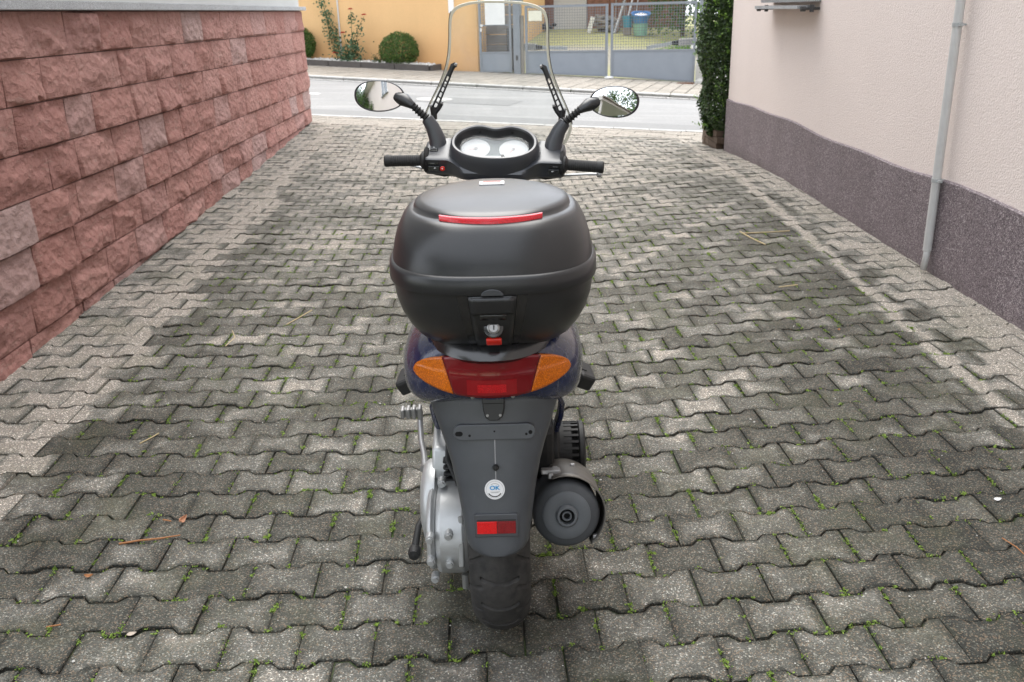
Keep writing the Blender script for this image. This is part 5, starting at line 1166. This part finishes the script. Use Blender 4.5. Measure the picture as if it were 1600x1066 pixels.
# bars, grips, levers, mirrors
for sx in (-1, 1):
    g = MB(); pr_ = [(.024, .240), (.030, .243), (.031, .250), (.024, .254), (.0195, .258)]
    for k in range(14): pr_ += [(.0185, .262+k*.0074), (.0195, .264+k*.0074), (.0195, .2675+k*.0074)]
    pr_ += [(.0195, .366), (.0205, .369), (.0205, .379), (.017, .383), (0, .383)]
    g.lathe([(r, h) for r, h in pr_], (0, 0, 0), 'x', 28); 
    if sx < 0: g.v = [(-x, y, z) for x, y, z in g.v]
    g.xf(Matrix.Translation(V((0, 1.105, 1.055))) @ Matrix.Rotation(sx*math.radians(-4), 4, 'Z') @ Matrix.Rotation(sx*math.radians(2.0), 4, 'Y')); gr = g.build('grip', M['rubber'], hb_, 35)
    m_ = MB(); m_.lathe([(.0, .228), (.040, .230), (.046, .240), (.040, .246), (0, .248)], (0, 0, 0), 'x', 28)
    if sx < 0: m_.v = [(-x, y, z) for x, y, z in m_.v]
    m_.xf(Matrix.Translation(V((0, 1.115, 1.045)))); m_.build('switch_housing', M['rubber'], hb_, 35)
    m_ = MB(); m_.tube([(sx*.10, 1.15, .985), (sx*.17, 1.155, .988), (sx*.26, 1.16, .998+.01*(sx < 0)), (sx*.335, 1.150, 1.006+.018*(sx < 0)), (sx*.362, 1.138, 1.008+.018*(sx < 0))], [.009, .008, .0065, .006, .006], 10, .7)
    m_.lathe([(0, -.012), (.0105, -.006), (.0115, 0), (.0105, .006), (0, .012)], (sx*.368, 1.136, 1.008+.018*(sx < 0)), 'x', 14); m_.build('brake_lever', M['alu'], hb_)
    m_ = MB(); m_.tube([(sx*.13, 1.13, 1.002), (sx*.18, 1.14, .992), (sx*.215, 1.14, .998), (sx*.228, 1.14, 1.012)], [.008, .010, .010, .008], 8); m_.build('lever_holder', M['case'], hb_)
    # mirror: boot, bellows, stalk, shell, glass
    b0, b1, b2, b3 = V((sx*.200, 1.15, 1.070)), V((sx*.206, 1.15, 1.115)), V((sx*.222, 1.15, 1.155)), V((sx*.250, 1.150, 1.195))
    m_ = MB(); m_.tube([b0, b1, b2, b3-(b3-b2)*.3], [.034, .0295, .0245, .021], 18); mm = m_.build('mirror_arm', M['trim'], hb_)
    m_ = MB(); path, rad = [], []
    for k in range(17):
        u = k/16; path.append(b3-(b3-b2)*.3+(V((sx*.292, 1.150, 1.226))-(b3-(b3-b2)*.3))*u); rad.append(.0135+(.004 if k % 3 == 1 else -.0012)-.002*u)
    m_.tube(path, rad, 16); m_.build('bellows', M['rubber'], mm, 25)
    mc_ = V((sx*.4045, 1.145, 1.256)); NRM = V((-sx*.275, -.94, .195)).normalized(); e1 = V((0, 0, 1)).cross(NRM).normalized(); e2 = NRM.cross(e1)
    if sx > 0: e1 = -e1                                             # e1 points outwards
    e1 = e1 if e1.x*sx > 0 else -e1
    def mo(t, g_=1.0):
        c, s_ = math.cos(t), math.sin(t); x = .086*sgnpow(c, .95); z = .052*sgnpow(s_, .9)
        z *= 1+.10*(x/.086) if s_ < 0 else 1-.02*(x/.086); z += .10*x*(1 if s_ > 0 else .75)*(.5)
        return x*g_, z*g_
    def mring(g_, dep, sh=0): return [mc_+e1*(x-sh)+e2*z-NRM*dep for x, z in (mo(2*PI*k/44, g_) for k in range(44))]
    m_ = MB(); m_.loft([mring(.93, .004), mring(.99, -.001), mring(1.02, .003), mring(1.02, .012), mring(.92, .028), mring(.65, .040, .01), mring(.25, .046, .02)], cap0=False); sh_ = m_.build('mirror_shell', M['case'], mm, 45)
    m_ = MB(); m_.loft([[q-NRM*(((q-mc_).length**2)/1.9) for q in mring(f_, -.0005)] for f_ in (.95, .8, .6, .4, .2, .02)], cap0=False); m_.build('mirror_glass', M['mirror'], sh_, 180)
    m_ = MB(); m_.tube([V((sx*.286, 1.150, 1.222)), V((sx*.302, 1.155, 1.231)), V((sx*.322, 1.168, 1.242)), V((sx*.350, 1.18, 1.250))], [.0140, .020, .029, .026], 16, .8); m_.build('mirror_neck', M['case'], mm)
# --- windscreen and its brackets
WO = [(0, 1.575), (.06, 1.5735), (.11, 1.568), (.15, 1.555), (.172, 1.535), (.180, 1.50), (.1825, 1.44), (.188, 1.38), (.198, 1.32), (.216, 1.26), (.238, 1.20), (.253, 1.155), (.250, 1.11), (.225, 1.06), (.16, 1.03), (.06, 1.02)]
out = WO+[(-x, z) for x, z in WO[::-1] if x > 0]
# resample smoothly
def cr(P, k, u):
    n = len(P); p0, p1, p2, p3 = [V((*P[(k+i) % n], 0)) for i in (-1, 0, 1, 2)]
    return .5*((2*p1)+(-p0+p2)*u+(2*p0-5*p1+4*p2-p3)*u*u+(-p0+3*p1-3*p2+p3)*u**3)
sm = [cr(out, k, j/5) for k in range(len(out)) for j in range(5)]
def wy(x, z): return 1.365+.30*(1.575-z)*.55+.075-1.5*x*x
def wp(x, z, off): return V((x*(1.0+.10*ss((1.40-z)/.22))-.016, wy(x, z)+off, z))
mb = MB(); NW = len(sm); zc_ = 1.32; T_ = .0042
def wring(f, off): return [wp(q.x*f, zc_+(q.y-zc_)*f, off) for q in sm]
fs_ = [1.0, .97, .9, .75, .55, .35, .15]
mb.loft([wring(f, 0) for f in fs_], cap0=False, cap1=True); mb.loft([wring(f, T_) for f in fs_], cap0=False, cap1=True)
mb.loft([[wp(q.x, q.y, -.0003) for q in sm], [wp(q.x*1.004, zc_+(q.y-zc_)*1.004, T_/2) for q in sm], [wp(q.x, q.y, T_+.0003) for q in sm]], cap0=False, cap1=False, mi=1)
# wider cream band: light piped to the rim, painted as colour
mb.loft([[wp(q.x-math.copysign(min(abs(q.x), .0075), q.x), zc_+(q.y-zc_)*(1-.0075/max(.05, abs(q.y-zc_))) if abs(q.y-zc_) > .05 else q.y, -.0006) for q in sm], [wp(q.x, q.y, -.0006) for q in sm]], cap0=False, cap1=False, mi=1)
scr = mb.build('windscreen', [M['screen'], M['screen_edge_glow']], hb_, 60)
for a0_, a1_ in ((20, 57), (98, 136)):
    mb = MB(); mb.tube([wp(q.x*1.004, zc_+(q.y-zc_)*1.004, T_*.5) for q in sm[a0_:a1_]], .0021, 6); mb.build('edge_trim', M['print_black'], scr, 60)
for sx in (-1, 1):
    a_, b_ = V((sx*.243-.016, wy(.236, 1.19)-.010, 1.180)), V((sx*.170-.016, wy(.170, 1.345)-.012, 1.345)); d_ = b_-a_
    m_ = MB(); side = V((sx, 0, .35)).normalized()
    for off in (-.0075, .0075): m_.tube([a_+side*off*1.3, a_+d_*.4+side*off, a_+d_*.8+side*off*.9], [.0042, .0036, .0036], 8)
    for k in range(7): c = a_+d_*(.06+.118*k); m_.tube([c-side*.008, c+d_*.035+side*.008], .003, 6)
    m_.tube([a_+d_*.78, a_+d_*.9, b_, b_+V((-sx*.012, 0, .006))], [.0095, .009, .0105, .009], 10, .6); br = m_.build('screen_bracket', M['case'], hb_)
    m_ = MB(); m_.tube([a_+V((-sx*.004, 0, -.03)), a_+V((0, 0, .015))], [.011, .013], 10); m_.tube([a_+V((0, 0, -.012)), a_+V((-sx*.022, 0, .012)), a_+V((-sx*.032, -.002, .030))], [.010, .0075, .008], 10); m_.build('bracket_foot', M['case'], br)
    for c in (b_+V((-sx*.012, -.010, .006)), a_+V((-sx*.034, -.010, .033)), a_+V((sx*.010, -.004, .02))):
        m_ = MB(); m_.lathe([(0, -.006), (.0045, -.005), (.0055, 0), (.0055, .008)], c, 'y', 12); m_.build('screw', M['steel'], br)

# ================================================================== SMALL THINGS ON THE GROUND
wr = random.Random(21)
# weeds in the joints: one mass
mb = MB(); cl = [(wr.uniform(-1.7, 2.0), 1.4+5.6*wr.random()**1.2, wr.uniform(.2, .6)) for _ in range(75)]
def dens(x, y): return max(math.exp(-((x-a)**2+(y-b)**2)/(2*c*c)) for a, b, c in cl)*(.6+.4*noise.noise((x*3, y*3, 1)))
n_ = 0
for k in range(90000):
    if n_ > 5600: break
    r = wr.randrange(-6, 48); c = wr.randrange(-14, 14)
    if wr.random() < .62: lx = -.184+(c+.5*(r % 2))*PL+wr.gauss(0, .002); ly = 2.06-PP/2+r*PP+wr.uniform(-.5, .5)*PP*1.1      # end joints
    else:
        u = wr.random(); lx = -.184+(c+.5*(r % 2)+u)*PL; t = abs(u-.5)*2; o_ = AMP if t > .64 else (-AMP if t < .4 else -AMP+2*AMP*(t-.4)/.24); ly = 2.06-PP/2+r*PP+PP/2+o_+wr.gauss(0, .002)
    x, y = -.184+(lx+.184)*ca-(ly-1.98)*sa, 1.98+(lx+.184)*sa+(ly-1.98)*ca
    if y < 1.25 or x < xl(y)+.55 or x > xr(y)-.4: continue
    g_ = noise.noise((x*9, y*9, 4))
    if wr.random() > dens(x, y)*1.2*(1 if g_ > .0 else .15): continue
    if abs(x-SX) < .07 and abs(y-SYY) < .2: continue
    n_ += 1; z = gz(x, y)-.006
    leaves(mb, lambda: ((x+wr.gauss(0, .0045), y+wr.gauss(0, .0045), z+.003+abs(wr.gauss(0, .0035))), (0, -.2, 1)), wr.randint(5, 10), .0038 if wr.random() < .88 else .0065, wr, asp=.6)
w_o = mb.build('joint_weeds', M['moss'], smooth=0, fix=False); tag(w_o, 'small green weeds and moss growing in the paver joints', 'weeds', kind='stuff')
# little stones lying about
mb = MB()
for k in range(420):
    y = 1.35+wr.random()**1.6*4; x = wr.uniform(-1.9, 1.9); s_ = wr.uniform(.0012, .0034) if wr.random() < .95 else .005; c = V((x, y, gz(x, y)+s_*.5))
    mb.add([V(q)*s_+c for q in ((1,0,0),(-1,.2,0),(0,.9,.1),(.1,-1,0),(0,0,.8),(0,0,-.6))], [(0,2,4),(2,1,4),(1,3,4),(3,0,4),(2,0,5),(1,2,5),(3,1,5),(0,3,5)])
tag(mb.build('grit', M['pebble'], smooth=0), 'scattered pale grit on the paving', 'grit', kind='stuff')
def stalk(name, pts, r, mat, label, cat, group=None):
    c = V((pts[0][0], pts[0][1], gz(*pts[0][:2]))); m_ = MB(); m_.tube([V((x, y, gz(x, y)+.004+(h[0] if h else 0)))-c for x, y, *h in pts], r, 6); return tag(m_.build(name, mat, loc=c), label, cat, group)
stalk('dry_stalk', [(1.60, 6.12), (1.75, 6.10), (1.905, 6.06, .01)], .0045, M['dry'], 'long dry straw stalk lying towards the pale drip line', 'stalk', 'dry stalks on the paving')
stalk('dry_stalk', [(1.585, 6.13, .01), (1.62, 5.98), (1.665, 5.78)], .0045, M['dry'], 'shorter dry straw stalk crossing behind the long one', 'stalk', 'dry stalks on the paving')
stalk('dry_stalk', [(1.49, 4.85), (1.60, 4.87)], .004, M['dry'], 'short green-yellow stalk lying on the dark paving right of the scooter', 'stalk', 'dry stalks on the paving')
stalk('dry_stalk', [(-1.185, 4.55), (-1.15, 4.65), (-1.10, 4.80)], .003, M['dry'], 'thin straw lying on the paving between wall and top case', 'stalk', 'dry stalks on the paving')
stalk('dry_stalk', [(-1.44, 4.45), (-1.40, 4.35), (-1.41, 4.22)], .0025, M['dry'], 'thin bent straw nearer to the sandstone wall', 'stalk', 'dry stalks on the paving')
stalk('dry_stalk', [(-1.43, 3.15), (-1.405, 3.20), (-1.39, 3.24)], .0025, M['dry'], 'tiny pale straw on the left paving', 'stalk', 'dry stalks on the paving')
stalk('twig', [(-1.235, 2.455), (-1.18, 2.475), (-1.12, 2.487), (-1.06, 2.50, .004)], [.0035, .003, .0028, .002], M['twig'], 'brown bent twig lying on the left foreground paving', 'twig', 'twigs on the paving')
stalk('twig', [(-1.15, 2.60), (-1.12, 2.59)], .0022, M['twig'], 'short brown twig beside the upright dry leaf', 'twig', 'twigs on the paving')
stalk('twig', [(-1.27, 2.05), (-1.235, 2.06)], .002, M['twig'], 'short brown twig in a joint near the lower left', 'twig', 'twigs on the paving')
stalk('twig', [(1.42, 2.30), (1.435, 2.25), (1.44, 2.19)], .0016, M['twig'], 'thin brown twig at the right edge of the paving', 'twig', 'twigs on the paving')
def leaf(x, y, s_, mat, label, curl, rz, tilt=.3):
    c = V((x, y, gz(x, y)+.004)); m_ = MB()
    def f(u, v_):
        t = u*2-1; w_ = .45*(1-t*t)**.7*(1-.3*t); q = V((t*s_, (v_*2-1)*w_*s_, curl*s_*(t*t+.6*(v_*2-1)**2)))
        return Euler((tilt, 0, rz)).to_matrix() @ q+V((0, 0, s_*abs(math.sin(tilt))*.3))
    m_.grid(f, 8, 4); return tag(m_.build('dry_leaf', mat, loc=c, solid=.0006), label, 'leaf', 'dry leaves on the paving')
leaf(-1.085, 2.585, .021, M['dryleaf'], 'pale brown curled leaf standing up right of the bent twig', .5, 1.4, .7)
leaf(-1.253, 2.281, .013, M['twig'], 'dark brown shrivelled leaf in the left foreground', .5, .1)
leaf(-1.03, 2.02, .013, M['greyleaf'], 'bleached leaf lying on a light paver at the bottom left', .15, .4)
leaf(1.512, 2.51, .014, M['sticker'], 'whitish leaf in a joint at the right edge of the picture', .2, .2)
leaf(1.567, 4.115, .012, M['twig'], 'small rust coloured leaf on the dark paving at the right', .3, .9)
